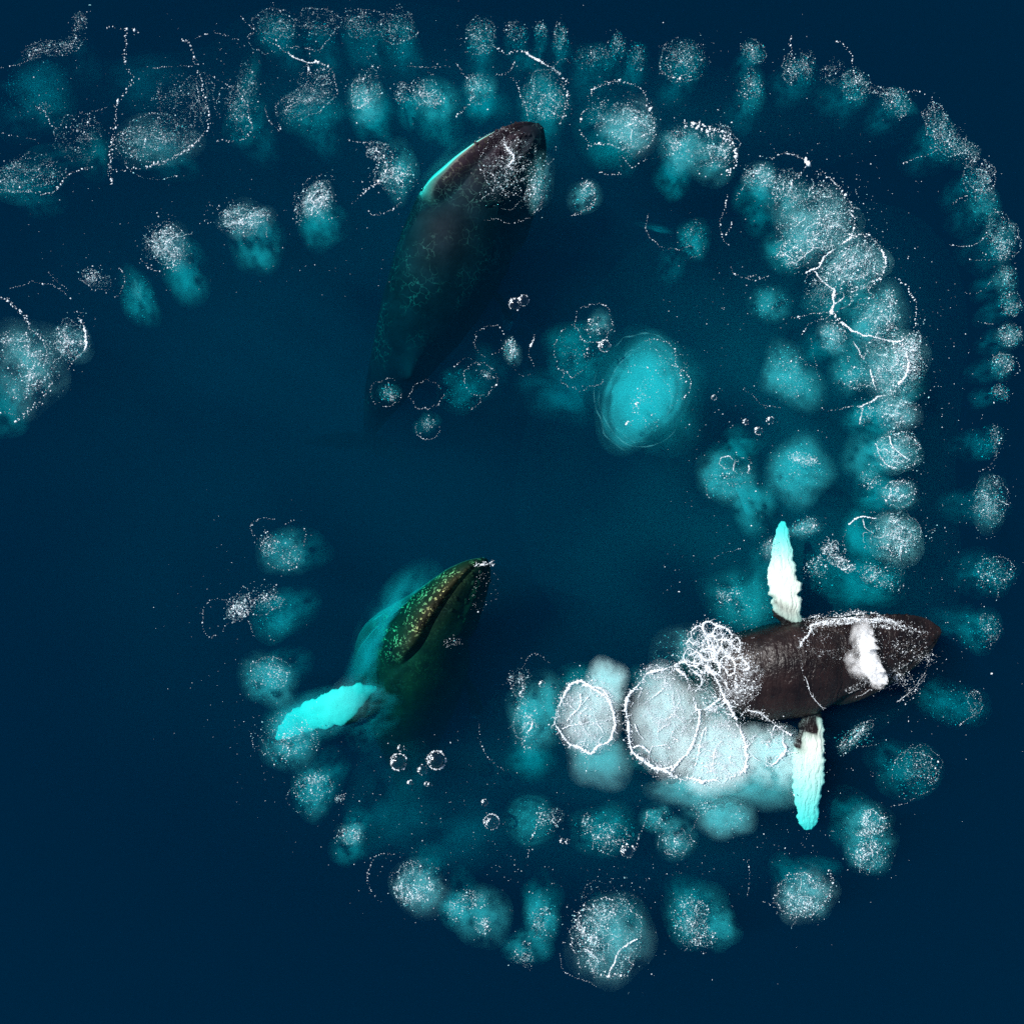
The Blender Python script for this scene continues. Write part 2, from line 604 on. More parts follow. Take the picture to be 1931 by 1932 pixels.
    # eyes low on the sides by the mouth corner
    for sg in (1, -1):
        q, nrm, i = on_skin(.275, sg * 1.78)
        link('eye', dome(q - root_loc, nrm, fwd[i], .07, .07, .06, eye_m), root)
    # knobs on the upper jaw and lower lip
    vs, fs = [], []
    off = 0
    for _ in range(46):
        si = rng.uniform(.02, .17)
        ph = rng.choice([rng.uniform(-.95, .95), rng.uniform(1.45, 1.75) * rng.choice([-1, 1]), rng.normal(0, .08)], p=[.5, .3, .2])
        q, nrm, i = on_skin(si, ph)
        a, b_ = dome_arrays(q - root_loc - nrm * .01, nrm, fwd[i], rng.uniform(.05, .085), rng.uniform(.05, .08), rng.uniform(.04, .06))
        vs.append(a)
        fs.append(b_ + off)
        off += len(a)
    kn = link('knob', raw_mesh('knob', np.vstack(vs), [np.vstack(fs)], skin, smooth=True), root)
    kn['kind'] = 'stuff'
    # the two blowhole slits
    for sg in (1, -1):
        q0, nrm, i = on_skin(.205, sg * .07)
        q1, _, _ = on_skin(.228, sg * .16)
        mid = (q0 + q1) / 2
        dr = (q1 - q0) / np.linalg.norm(q1 - q0)
        link('blowhole', dome(mid - root_loc - nrm * .005, nrm, dr, .20, .055, .035, eye_m), root)
    return root, P, p, fwd, left, up


def dome_arrays(c, nrm, fw, rx, ry, rz, nu=8, nv=3):
    nrm = nrm / np.linalg.norm(nrm)
    a = fw - nrm * np.dot(fw, nrm)
    a /= np.linalg.norm(a)
    b = np.cross(nrm, a)
    vs = []
    for i in range(nv):
        e = i / nv * math.pi / 2
        for j in range(nu):
            t = j / nu * 2 * math.pi
            vs.append(c + a * rx * math.cos(t) * math.cos(e) + b * ry * math.sin(t) * math.cos(e) + nrm * rz * math.sin(e))
    vs.append(c + nrm * rz)
    fs = []
    for i in range(nv - 1):
        for j in range(nu):
            k = (j + 1) % nu
            fs += [(i * nu + j, i * nu + k, (i + 1) * nu + k), (i * nu + j, (i + 1) * nu + k, (i + 1) * nu + j)]
    for j in range(nu):
        fs.append(((nv - 1) * nu + j, (nv - 1) * nu + (j + 1) % nu, nv * nu))
    return np.array(vs), np.array(fs)


def dome(c, nrm, fw, rx, ry, rz, mat, nu=16, nv=6):
    v, f = dome_arrays(c, nrm, fw, rx, ry, rz, nu, nv)
    return raw_mesh('dome', v, [f], mat, smooth=True)


right = make_whale(
    'dark humpback whale breaking the surface and blowing, both white flippers spread',
    [(1772, 1189, -.05), (1730, 1202, -.03), (1680, 1220, .0), (1610, 1242, .02), (1540, 1258, -.02), (1460, 1272, -.28), (1380, 1288, -1.0), (1290, 1312, -2.4), (1200, 1340, -4.0), (1120, 1375, -5.6)],
    9, 1.06,
    [dict(path=[(1500, 1215, -.30), (1492, 1180, -.16), (1480, 1130, -.10), (1474, 1080, -.12), (1474, 1030, -.30), (1476, 984, -.70)],
          chord=[(0, .55), (.16, .66), (.34, 1.0), (.5, 1.0), (.68, .80), (.82, .56), (.93, .40), (1, .14)], lead=-1, dark=.17),
     dict(path=[(1530, 1315, -.30), (1530, 1355, -.16), (1526, 1400, -.12), (1523, 1450, -.20), (1521, 1505, -.36), (1524, 1564, -.66)],
          chord=[(0, .55), (.16, .70), (.34, 1.02), (.5, 1.06), (.65, .98), (.8, .74), (.94, .66), (1, .24)], lead=1, dark=.17)],
    seed=3, pale_belly=.0, throat=.0, folds=1.0, scar=.12, spots=.0, tone=.36, hide=((.012, .007, .008), (.056, .030, .027)))
top = make_whale(
    'humpback whale slanting down under bubbles, a pale stripe along its left jaw',
    [(1020, 238, -.34), (985, 285, -.46), (950, 335, -.70), (905, 410, -1.16), (845, 520, -1.78), (780, 640, -2.7), (725, 745, -4.0), (690, 830, -6.2)],
    32, 1.18,
    [dict(path=[(835, 470, -2.6), (808, 490, -3.6), (795, 520, -5.0), (790, 550, -6.3)],
          chord=[(0, .7), (.4, 1.0), (.8, .7), (1, .2)], lead=1, dark=.1, normal=(.8, .3, .5)),
     dict(path=[(925, 545, -2.6), (950, 575, -3.8), (955, 600, -5.4), (950, 620, -6.6)],
          chord=[(0, .7), (.4, 1.0), (.8, .7), (1, .2)], lead=-1, dark=.5, normal=(.8, .3, -.5))],
    seed=7, pouch=.55, scar=.8, spots=.12, belly_s=(.27, .30), belly_phi=(1.66, 1.76), soft_w=.15, tone=.8, throat=.9, hide=((.012, .008, .013), (.036, .024, .034)))
lower = make_whale(
    'submerged humpback whale rolled on its side, glowing teal flipper and yellow-green spots on its jaw',
    [(915, 1055, -.55), (892, 1092, -.75), (868, 1135, -1.0), (838, 1195, -1.45), (808, 1270, -2.3), (785, 1350, -3.7), (770, 1430, -5.6), (762, 1510, -7.8)],
    56, 1.16,
    [dict(path=[(785, 1308, -2.5), (745, 1314, -1.7), (700, 1322, -1.1), (655, 1332, -.85), (610, 1345, -.9), (566, 1360, -1.2), (522, 1394, -2.0)],
          chord=[(0, .6), (.2, .8), (.4, 1.15), (.58, 1.12), (.78, .82), (.92, .5), (1, .16)], lead=-1, dark=.30),
     dict(path=[(880, 1280, -2.9), (895, 1320, -4.2), (890, 1350, -5.6)],
          chord=[(0, .7), (.4, 1.0), (.8, .7), (1, .2)], lead=-1, dark=.8, normal=(.8, .3, -.5))],
    seed=11, pouch=.52, pouch_at=.42, scar=.2, spots=1.0, belly_s=(.50, .58), belly_phi=(2.66, 2.86), tone=.8, throat=.68, pleats=.8, hide=((.008, .010, .006), (.032, .036, .015)))


# ------------------------------------------------------------------ bubble clouds and foam
def cloud_mesh(x, y, rx, ry, rot, d, k=1.0, seed=0, mat=None, rings=0, base=None, sym=False, res=(22, 48), z0=None, lump=.85):
    """A soft lens of bubble-filled water seen at (x, y), its top d metres down, thick in the middle and thinning to nothing."""
    rng = np.random.RandomState(seed)
    NR, NA = res
    zt = -d if z0 is None else z0
    thin = 1.0
    if mat is None and d < .17:          # froth packed right under the surface: denser and thinner
        mat, thin = froth_m, 3.2
        if k < 1.35:
            d, thin = d + .15, 8.5
            zt = -d if z0 is None else z0
    c = at(x, y, zt)
    sc = (H - zt) / H
    tmin = .004 if thin == 1.0 else .0015          # end the lens where it has thinned to next to nothing
    amp = k if sym else .21 * k ** 1.7 / thin
    q = np.linspace(0, math.sqrt(1 - min(.6, (tmin / amp) ** (1 / (2.3 if sym else 3.3)))), NR + 1)
    a = np.linspace(0, 2 * math.pi, NA, endpoint=False)
    Q, A = np.meshgrid(q, a, indexing='ij')
    wob = 1 + sum(rng.normal(0, .16 / j) * np.cos(j * A + rng.uniform(0, 6.3)) for j in (2, 3, 4, 5))
    R0 = 1.36 if sym else 1.62
    ux, uy = Q * np.cos(A), Q * np.sin(A)
    ex, ey = ux * rx * R0 * wob, uy * ry * R0 * wob
    cr, sr = math.cos(math.radians(-rot)), math.sin(math.radians(-rot))
    X = (ex * cr - ey * sr) * M * sc
    Yv = (ex * sr + ey * cr) * M * sc
    fld = waves(rng, 16, .5, 3.0)
    fld2 = waves(rng, 16, 2.0, 5.0)
    t = (k if sym else .21 * k ** 1.7 / thin) * (1 - Q * Q) ** (2.3 if sym else 3.3) * np.clip(1 + lump * fld(ux * 1.3, uy * 1.3) + .35 * fld2(ux, uy), .15, 2.6)
    if rings:  # light and dark ripple lines shaped into the thickness, in place of refraction
        ang = 1 + .6 * np.sin(A * 2 + rng.uniform(0, 6))
        w = waves(rng, 8, .6, 2.5)
        t = t * (1 + .34 * np.sin((Q + .025 * w(ux, uy)) * 2 * math.pi * rings) * smooth(.35, .7, Q) * ang)
    t = np.maximum(t, tmin)
    if sym:
        Zt, Zb = t * .5, -t * .5
    else:
        Zt, Zb = -.10 * Q * Q * 0, -t
        Zt = np.zeros_like(t)
    base = np.zeros(3) if base is None else np.asarray(base)
    off = c - base
    topv = np.stack([X + off[0], Yv + off[1], Zt + off[2]], -1).reshape(-1, 3)
    botv = np.stack([X + off[0], Yv + off[1], Zb + off[2]], -1).reshape(-1, 3)
    nn = len(topv)
    i = np.arange(NR)[:, None] * NA
    j = np.arange(NA)[None, :]
    jn = (j + 1) % NA
    qa, qb, qc, qd = i + j, i + jn, i + NA + jn, i + NA + j
    f1 = np.stack([qa, qd, qc, qb], -1).reshape(-1, 4)
    f2 = np.stack([nn + qa, nn + qb, nn + qc, nn + qd], -1).reshape(-1, 4)
    e = NR * NA
    jj = np.arange(NA)
    f3 = np.stack([e + jj, nn + e + jj, nn + e + (jj + 1) % NA, e + (jj + 1) % NA], -1)
    return raw_mesh('bubble_cloud', np.vstack([topv, botv]), [f1, f2, f3], mat or bubbly, smooth=True)


OCT_V = np.array([(1, 0, 0), (0, 1, 0), (-1, 0, 0), (0, -1, 0), (0, 0, 1), (0, 0, -1)], float)
OCT_F = np.array([(0, 1, 4), (1, 2, 4), (2, 3, 4), (3, 0, 4), (1, 0, 5), (2, 1, 5), (3, 2, 5), (0, 3, 5)])
FLECKS = 0


TET_V = np.array([(1, 0, -.5), (-.5, .87, -.5), (-.5, -.87, -.5), (0, 0, 1)], float)
TET_F = np.array([(0, 1, 3), (1, 2, 3), (2, 0, 3), (0, 2, 1)])


def flecks_mesh(pos, size, rng, flat=.55, mat=None, name='foam', tet=False):
    """pos (n,3), size (n,) -> small flattened bubbles in one mesh."""
    global FLECKS
    n = len(pos)
    FLECKS += n
    th = rng.uniform(0, 2 * math.pi, n)
    el = rng.uniform(.75, 1.45, n)
    tilt = rng.normal(0, .35, (n, 2))
    SV, SF = (TET_V, TET_F) if tet else (OCT_V, OCT_F)
    V = np.repeat(SV[None], n, 0) * np.stack([size * el, size / el, size * flat], 1)[:, None, :]
    c, s = np.cos(th)[:, None], np.sin(th)[:, None]
    x, y, z = V[..., 0] * c - V[..., 1] * s, V[..., 0] * s + V[..., 1] * c, V[..., 2]
    z = z + x * tilt[:, :1] + y * tilt[:, 1:]
    V = np.stack([x, y, z], -1) + pos[:, None, :]
    F = (SF[None] + (np.arange(n) * len(SV))[:, None, None]).reshape(-1, 3)
    return raw_mesh(name, V.reshape(-1, 3), [F], mat or foam_m)


def lift(pos):
    """Rest floating flecks on a whale's back where one stands above the water."""
    for tree, lo, hi in WHALE_BVH:
        idx = np.where((pos[:, 0] > lo[0]) & (pos[:, 0] < hi[0]) & (pos[:, 1] > lo[1]) & (pos[:, 1] < hi[1]))[0]
        for i in idx:
            h = tree.ray_cast(Vector((pos[i, 0], pos[i, 1], 20)), Vector((0, 0, -1)))
            if h[0] is not None and h[0].z + .006 > pos[i, 2]:
                pos[i, 2] = h[0].z + .006
    return pos


def px_to_world(xy, z):
    k = M * (H - z) / H
    return np.stack([(xy[:, 0] - 965.5) * k, -(xy[:, 1] - 966.0) * k, z], 1)


def foam_patch(x, y, rx, ry, rot, n, sz, rng, clump=.7):
    fld = waves(rng, 18, .35, 3.0)
    lace = waves(rng, 22, .7, 2.6)
    out = []
    need = n
    while need > 0:
        m_ = need * 3 + 20
        r = rng.uniform(0, 1, m_) ** .62
        a = rng.uniform(0, 2 * math.pi, m_)
        ux, uy = r * np.cos(a), r * np.sin(a)
        fall = np.clip(1.15 - r ** 3, 0, 1)
        keep = rng.uniform(0, 1, m_) < fall * np.clip(.5 + clump * fld(ux, uy), .04, 1) * (.22 + np.exp(-(lace(ux, uy) / .13) ** 2))
        ux, uy = ux[keep][:need], uy[keep][:need]
        wob = 1 + .12 * np.sin(3 * np.arctan2(uy, ux) + rx)
        cr, sr = math.cos(math.radians(rot)), math.sin(math.radians(rot))
        out.append(np.stack([x + wob * (ux * rx * cr - uy * ry * sr), y + wob * (ux * rx * sr + uy * ry * cr)], 1))
        need -= len(ux)
    xy = np.vstack(out)
    size = np.exp(rng.normal(math.log(.0066 * sz), .60, len(xy)))
    return xy, np.minimum(size, .034)


def line_points(style, w, pts, rng):
    """Flecks along a string of foam. style: b beads, d double row of beads, s solid strand, r ragged strand with branches."""
    pts = np.asarray(pts, float)
    _, Lp = spline(pts, 10)
    step = {'b': 3.1, 'd': 1.6, 's': .85, 'r': .8}[style]
    n = max(4, int(Lp / step))
    c, _ = spline(pts, n)
    wob = waves(rng, 10, .01, .06)
    amp = {'b': 2.2, 'd': 2.2, 's': 1.6, 'r': 2.2}[style]
    c = c + np.stack([wob(c[:, 0], c[:, 1]) * amp, wob(c[:, 1] + 99, c[:, 0]) * amp], 1)
    sw = waves(rng, 8, .008, .05)(c[:, 0], c[:, 1])
    if style in 'bd':
        keep = rng.uniform(0, 1, n) < np.clip(.92 + .45 * sw, .2, 1)
        keep[:2] = True
        c, sw = c[keep], sw[keep]
        c = c + rng.normal(0, w * (.5 if style == 'b' else .9), c.shape)
        size = np.exp(rng.normal(math.log(w * M * .36), .50, len(c)))
    else:
        keep = rng.uniform(0, 1, n) < np.clip(1.2 + .9 * sw, .25, 1)
        keep[:2] = True
        c, sw = c[keep], sw[keep]
        jit = rng.normal(0, w * .28, c.shape)
        size = np.exp(rng.normal(math.log(w * M * .5), .30, len(c))) * np.clip(1 + .7 * sw, .45, 1.8)
        c = c + jit
        if style == 'r':
            # ragged side shoots and a dusting of flecks along the strand
            cs, ss = [c], [size]
            for _ in range(int(Lp / 6)):
                i = rng.randint(len(c))
                a = rng.uniform(0, 2 * math.pi)
                p0 = c[i]
                m_ = rng.randint(5, 14)
                turn = a + np.cumsum(rng.normal(0, .35, m_))
                q = p0 + np.cumsum(np.stack([np.cos(turn), np.sin(turn)], 1) * 1.0, 0)
                cs.append(q)
                ss.append(np.linspace(1, .45, m_) * w * M * .36 * rng.uniform(.7, 1.2))
            k = int(Lp * 1.1)
            i = rng.randint(0, len(c), k)
            cs.append(c[i] + rng.normal(0, 3.2 + w, (k, 2)))
            ss.append(np.exp(rng.normal(math.log(.011), .45, k)))
            c, size = np.vstack(cs), np.concatenate(ss)
    return c, size


def ring(x, y, rx, ry, a0=0, a1=360, n=14, rot=0, wob=.06, seed=1):
    rng = np.random.RandomState(seed)
    a = np.radians(np.linspace(a0, a1, n))
    r = 1 + rng.normal(0, wob, n)
    if a1 - a0 >= 360:
        r[-1] = r[0]
    ux, uy = rx * r * np.cos(a), ry * r * np.sin(a)
    c, s = math.cos(math.radians(rot)), math.sin(math.radians(rot))
    return [(x + p_ * c - q_ * s, y + p_ * s + q_ * c) for p_, q_ in zip(ux, uy)]


def ripple_arc(x, y, rx, ry, a0, a1, d, h, rng, base):
    """One ripple: its bright line shaped as a thin streak of bubbly volume, tapering at both ends."""
    n = 70
    pts = ring(x, y, rx, ry, a0, a1, 9, 0, .018, rng.randint(9999))
    c, _ = spline(pts, n)
    c = px_to_world(c, np.full(n, -d)) - base
    t = np.gradient(c, axis=0)
    t /= np.linalg.norm(t, axis=1)[:, None]
    sd = np.stack([-t[:, 1], t[:, 0], np.zeros(n)], 1)
    u = np.linspace(0, 1, n)
    w = np.sin(u * math.pi) ** .6 * (.75 + .35 * np.sin(u * 31 + rng.rand() * 6)) + .02
    th = np.linspace(0, 2 * math.pi, 8, endpoint=False)
    rg_ = c[:, None] + sd[:, None] * (np.cos(th)[None, :, None] * (w * .026)[:, None, None]) + np.array([0, 0, 1.0]) * (np.sin(th)[None, :, None] * (w * h)[:, None, None])
    v, f = loft(rg_)
    return raw_mesh('ripple', v, f, bubbly, smooth=True)


N_PLUME = 0
GROUP = {'o': 'bubble plumes of the faint outer arc', 'm': 'bubble plumes of the bright middle arc', 'i': 'bubble plumes of the short left arc',
         'c': 'bubble plumes rising inside the spiral', 'n': 'foam nets behind the blowing whale', 'b': 'bubble plumes of the lower outer arc'}


def plume(label, grp, clouds, foams=(), lines=(), loops=1, worms=0, name='bubble_plume', cat='bubble plume', deep=True):
    global N_PLUME
    N_PLUME += 1
    rng = np.random.RandomState(1000 + N_PLUME)
    ref = clouds[0] if clouds else foams[0]
    if clouds and grp in 'omb':
        # the plume's own root, still rising from the depth and so seen nearer to the middle of the view
        dx, dy = 965.5 - ref[0], 985.0 - ref[1]
        q = math.hypot(dx, dy)
        off, dep, st = {'o': (30, 2.2, .72), 'm': (24, 1.4, .7), 'b': (22, 1.4, .62)}[grp]
        r = min(38, .5 * (ref[2] + ref[3]))
        clouds = list(clouds) + [(ref[0] + dx / q * off, ref[1] + dy / q * off, r * 1.5, r * .95, math.degrees(math.atan2(dy, dx)), dep, st)]
    base = at(ref[0], ref[1], 0)
    root = thing(name, label, cat, base, GROUP[grp])
    for k, c in enumerate(clouds):
        c = list(c) + [1.0] * (7 - len(c))
        if grp == 'o':
            c[6] *= .66
        rings = c[7] if len(c) > 7 else 0
        big = max(c[2], c[3]) > 55 or rings
        for _ in range(int(rings * 1.2) if rings >= 6 else 0):
            f_ = rng.uniform(.86, 1.5)
            a0 = rng.uniform(0, 360)
            link('ripple', ripple_arc(c[0], c[1], c[2] * f_, c[3] * f_, a0, a0 + rng.uniform(50, 170), .06 + c[5] * .5, rng.uniform(.03, .08), rng, base), root)
        link('bubble_cloud', cloud_mesh(*c[:7], seed=N_PLUME * 10 + k, rings=rings, base=base, lump=.35 if rings or c[6] > 1.5 else .85, res=(56, 120) if rings else ((28, 72) if big else (22, 56))), root)
    xs, ss, fine = [], [], []
    for q in foams:
        q = list(q) + [0, 300, 1.0][len(q) - 4:]
        if grp == 'o':
            q[5], q[6] = int(q[5] * .7), q[6] * .8
        xy, sz = foam_patch(*q, rng)
        xs.append(xy)
        ss.append(sz)
        # a thin halo of stray flecks round the patch
        xy, sz = foam_patch(q[0], q[1], q[2] * 1.7, q[3] * 1.7, q[4], max(4, q[5] // 11), q[6] * 1.05, rng, 1.0)
        fine.append(foam_patch(q[0], q[1], q[2] * 1.02, q[3] * 1.02, q[4], int(q[5] * (2.4 if grp == 'n' else 1.5)), .42, rng, .9)[0])
        xs.append(xy)
        ss.append(sz)
    rr = foams[0] if foams else ref
    for _ in range(loops if loops != 1 else int(rng.uniform() < .4)):
        a0 = rng.uniform(0, 360)
        xy, sz = line_points('b', rng.uniform(1.0, 1.5), ring(rr[0] + rng.normal(0, rr[2] * .45), rr[1] + rng.normal(0, rr[3] * .45), rr[2] * rng.uniform(.5, 1.1), rr[3] * rng.uniform(.5, 1.1), a0, a0 + rng.uniform(110, 280), seed=N_PLUME), rng)
        xs.append(xy)
        ss.append(sz)
    for q in foams:
        if grp != 'n' and len(q) > 5 and q[5] >= 260:       # a broken beaded outline where the bubbles collect
            a0 = rng.uniform(0, 360)
            xy, sz = line_points('d', rng.uniform(.8, 1.3), ring(q[0], q[1], q[2] * 1.04, q[3] * 1.04, a0, a0 + rng.uniform(130, 300), 16, q[4], .07, N_PLUME), rng)
            xs.append(xy)
            ss.append(sz)
    for _ in range(worms):
        x0, y0 = rr[0] + rng.normal(0, rr[2] * .4), rr[1] + rng.normal(0, rr[3] * .4)
        a, pts = rng.uniform(0, 6.3), [(x0, y0)]
        for _k in range(rng.randint(3, 9)):
            a += rng.normal(0, .6)
            pts.append((pts[-1][0] + math.cos(a) * 4.5, pts[-1][1] + math.sin(a) * 4.5))
        xy, sz = line_points('s', rng.uniform(.5, .95), pts, rng)
        xs.append(xy)
        ss.append(sz)
    if xs:
        xy, sz = np.vstack(xs), np.concatenate(ss)
        z = np.where(rng.uniform(0, 1, len(xy)) < (.9 if grp == 'n' else .42), rng.uniform(-.008, .008, len(xy)), -rng.uniform(.01, .16, len(xy)) ** 1.0)
        pos = lift(px_to_world(xy, z)) - base
        fo = link('foam', flecks_mesh(pos, sz, rng), root)
        fo['kind'] = 'stuff'
    if fine:
        xy = np.vstack(fine)
        pos = lift(px_to_world(xy, rng.uniform(-.04 if grp == 'n' else -.28, .0, len(xy)))) - base
        fo = link('froth', flecks_mesh(pos, np.exp(rng.normal(math.log(.0048), .3, len(xy))), rng, name='froth', tet=True), root)
        fo['kind'] = 'stuff'
    # single larger bubbles still rising in the cloud
    if clouds and deep:
        c = clouds[0]
        n = int(60 + c[2] * c[3] * .05)
        r, a = rng.uniform(0, 1, n) ** .6, rng.uniform(0, 6.3, n)
        xy = np.stack([c[0] + r * c[2] * np.cos(a), c[1] + r * c[3] * np.sin(a)], 1)
        z = -c[5] - rng.uniform(.02, .5, n)
        fo = link('micro_bubble', flecks_mesh(px_to_world(xy, z) - base, np.exp(rng.normal(math.log(.010), .35, n)), rng, .8, name='micro_bubble'), root)
        fo['kind'] = 'stuff'
    for st, w, pts in lines:
        w = w * 1.02 if grp == 'n' else w
        xy, sz = line_points(st, w, pts, rng)
        pos = lift(px_to_world(xy, rng.uniform(0, .012, len(xy)))) - base
        fo = link('foam_line', flecks_mesh(pos, sz, rng, name='foam_line'), root)
        fo['kind'] = 'stuff'
    return root


# ------------------------------------------------------------------ the plumes, positions in photograph pixels
# clouds: (x, y, rx, ry, turn, depth, strength[, ripples])   foams: (x, y, rx, ry, turn, flecks, size)   lines: (style, width, points)
# --- faint outer arc along the top
plume('fleck trail at the top left corner curving up to a foam knot', 'o', [(70, 150, 60, 40, -20, 2.5, .5), (150, 120, 50, 40, 0, 3.0, .4)],
      [(75, 95, 32, 16, -20, 260, 1.1), (125, 85, 36, 16, -25, 300, 1.1), (150, 42, 14, 28, 10, 180, 1.2)],
      [('b', 1.6, [(0, 132), (28, 124), (58, 112), (70, 98), (105, 98), (135, 84), (145, 62), (156, 30), (172, 20)])])
plume('dark teal plume left of the long vertical bead string', 'o', [(60, 180, 60, 45, 0, 2.6, .6), (40, 230, 50, 40, 0, 3.2, .5)],
      [(85, 205, 20, 14, 0, 60, 1.2)], [('b', 2.2, [(70, 202), (84, 208), (90, 222), (98, 236), (106, 243)])])
plume('largest foam-rimmed pool of the upper left, bead strings on three sides', 'o',
      [(295, 268, 72, 50, -10, .25, .55), (280, 160, 70, 55, 0, 3.0, .6), (280, 285, 50, 35, 0, .9, .5)],
      [(300, 262, 80, 42, -8, 1500, .95), (262, 265, 35, 30, 0, 500, 1.0), (366, 200, 36, 60, 10, 600, .95), (330, 180, 50, 40, 0, 250, .9)],
      [('b', 2.9, [(236, 58), (237, 90), (238, 119), (247, 140), (249, 153), (234, 178), (221, 202), (220, 228), (216, 252), (210, 280), (209, 306), (212, 345)]),
       ('d', 2.4, [(216, 262), (209, 290), (208, 320), (214, 348)]),
       ('b', 2.9, [(205, 322), (240, 320), (263, 320), (285, 312), (306, 306), (338, 292), (374, 266), (388, 250), (392, 240)]),
       ('d', 2.0, [(300, 309), (325, 300), (345, 288), (360, 276), (376, 264)]),
       ('b', 2.8, [(392, 250), (394, 225), (391, 202), (386, 178), (381, 155), (376, 138), (367, 119), (365, 100), (353, 79), (343, 77)]),
       ('b', 2.0, [(376, 190), (375, 175), (373, 165), (370, 150)]),
       ('b', 1.5, [(353, 79), (375, 70), (402, 65), (428, 68), (450, 75)]),
       ('b', 1.5, [(290, 128), (320, 125), (360, 125)]),
       ('b', 1.3, [(296, 172), (302, 200), (300, 225), (288, 245), (275, 268), (270, 290)]),
       ('b', 2.4, [(205, 52), (228, 54), (250, 58), (262, 62)])], loops=2)
plume('broken fleck field at the left edge under the foam-rimmed pool', 'o', [(40, 345, 75, 35, -8, .7, .55), (180, 290, 32, 45, 0, 1.0, .6), (100, 300, 60, 30, 0, 1.5, .4)],
      [(55, 325, 68, 32, -12, 850, 1.05), (150, 262, 46, 46, -20, 520, 1.0), (15, 330, 25, 28, 0, 220, 1.2)],
      [('b', 2.5, [(0, 362), (25, 362), (60, 362), (90, 364), (105, 360), (115, 347), (125, 335), (140, 326), (152, 320), (175, 316)]),
       ('b', 2.0, [(168, 235), (170, 215), (185, 207), (200, 204)]), ('b', 1.3, [(0, 253), (30, 258), (65, 262), (78, 275)])], loops=2)
plume('plume hanging below a looped bead string right of the foam-rimmed pool', 'o', [(462, 228, 34, 45, 0, 1.0, .75), (470, 150, 20, 55, 10, .8, .5)],
      [(462, 180, 26, 62, 8, 520, 1.0), (440, 200, 30, 35, 0, 260, .9)],
      [('b', 2.2, [(450, 170), (462, 185), (468, 200), (471, 220), (474, 232), (476, 247), (466, 256), (454, 263), (425, 266), (396, 271)]),
       ('b', 1.4, [(395, 142), (420, 155), (445, 172)])])
plume('plume under a tall bent arch of thick white foam', 'o', [(590, 215, 48, 42, 0, .9, .8), (575, 190, 52, 26, -20, .15, .6)],
      [(575, 192, 56, 26, -22, 900, 1.0), (600, 155, 35, 32, 0, 320, .95)],
      [('b', 2.0, [(500, 72), (515, 82), (530, 94), (545, 101)]), ('s', 2.0, [(545, 101), (558, 110), (572, 115), (583, 119), (598, 118)]),
       ('b', 2.6, [(598, 118), (612, 121), (625, 132), (630, 145), (633, 160), (636, 176)]), ('b', 2.0, [(581, 119), (580, 140), (578, 165)]),
       ('d', 2.2, [(550, 190), (542, 205), (538, 220), (530, 232), (529, 250)]), ('b', 1.6, [(500, 200), (505, 225), (520, 240)])])
plume('narrow bright plume right of the bent foam arch', 'm', [(690, 188, 30, 40, 8, .35, .9), (702, 218, 36, 30, 0, 1.3, .8)], [(692, 172, 26, 42, 10, 620, 1.0)])
plume('small patch of loose flecks between two teal plumes above the upper whale', 'm', [(768, 190, 22, 18, 0, 1.2, .4)], [(766, 175, 26, 20, 0, 200, 1.0)])
plume('teal plume with a diagonal bead edge above the pale jaw stripe', 'm', [(822, 190, 42, 34, 20, .6, .85)], [(806, 178, 34, 22, 30, 420, 1.0)],
      [('b', 1.8, [(785, 205), (795, 190), (800, 170), (798, 150)])])
plume('plume crossed by a crooked vertical bead string left of the tall foam hoop', 'm', [(906, 165, 24, 28, 0, .5, .8), (905, 195, 40, 35, 0, 1.8, .6)], [(900, 165, 22, 30, 0, 260, .95)],
      [('b', 1.5, [(770, 128), (800, 126), (830, 127), (862, 122)]), ('b', 2.4, [(862, 122), (872, 133), (877, 142), (884, 155), (887, 166), (890, 182), (886, 194), (873, 209), (860, 220)])])
plume('tall hoop of thick foam beads just above the upper whale snout', 'm', [(1025, 195, 40, 52, 0, .7, .7), (1003, 118, 18, 18, 0, 1.8, .6)], [(1025, 182, 38, 52, 0, 620, .95)],
      [('b', 2.2, [(930, 88), (955, 103), (968, 98), (981, 97), (993, 100)]), ('s', 2.4, [(993, 100), (1006, 109), (1020, 117), (1035, 125), (1046, 133), (1056, 140)]),
       ('d', 2.4, [(1056, 140), (1064, 150), (1067, 162), (1069, 187), (1066, 205), (1063, 218), (1057, 232)]),
       ('b', 2.0, [(966, 146), (973, 160), (981, 178), (988, 192), (993, 204), (995, 218), (998, 232)]), ('b', 1.6, [(1035, 196), (1045, 203), (1060, 205)]),
       ('b', 1.6, [(935, 142), (955, 138), (967, 126), (972, 114)])])
plume('round plume inside a wide ring of beads, a foam hook at its top', 'm', [(1190, 240, 46, 44, 0, .2, .95), (1150, 245, 55, 60, 0, 1.4, .8)], [(1188, 238, 46, 46, 0, 1300, 1.0), (1130, 215, 24, 36, 0, 160, .9)],
      [('b', 2.4, [(1094, 232), (1100, 215), (1108, 200), (1112, 185), (1118, 172)]), ('d', 2.4, [(1112, 180), (1120, 167), (1130, 161), (1150, 156), (1165, 153), (1178, 155)]),
       ('b', 2.6, [(1178, 155), (1192, 160), (1205, 168), (1216, 178), (1221, 188)]), ('d', 2.2, [(1221, 190), (1222, 205), (1217, 212), (1208, 216), (1195, 228)]),
       ('d', 1.8, [(1222, 205), (1230, 222), (1233, 242), (1232, 262), (1222, 276), (1205, 288)]), ('b', 2.4, [(1094, 248), (1103, 262), (1112, 275), (1125, 275), (1145, 272), (1165, 277)]),
       ('d', 2.2, [(1110, 278), (1120, 275)]), ('b', 1.8, [(1175, 295), (1183, 310), (1186, 318), (1200, 312), (1220, 300)]), ('b', 1.8, [(1130, 325), (1150, 330), (1172, 328)])], worms=8)
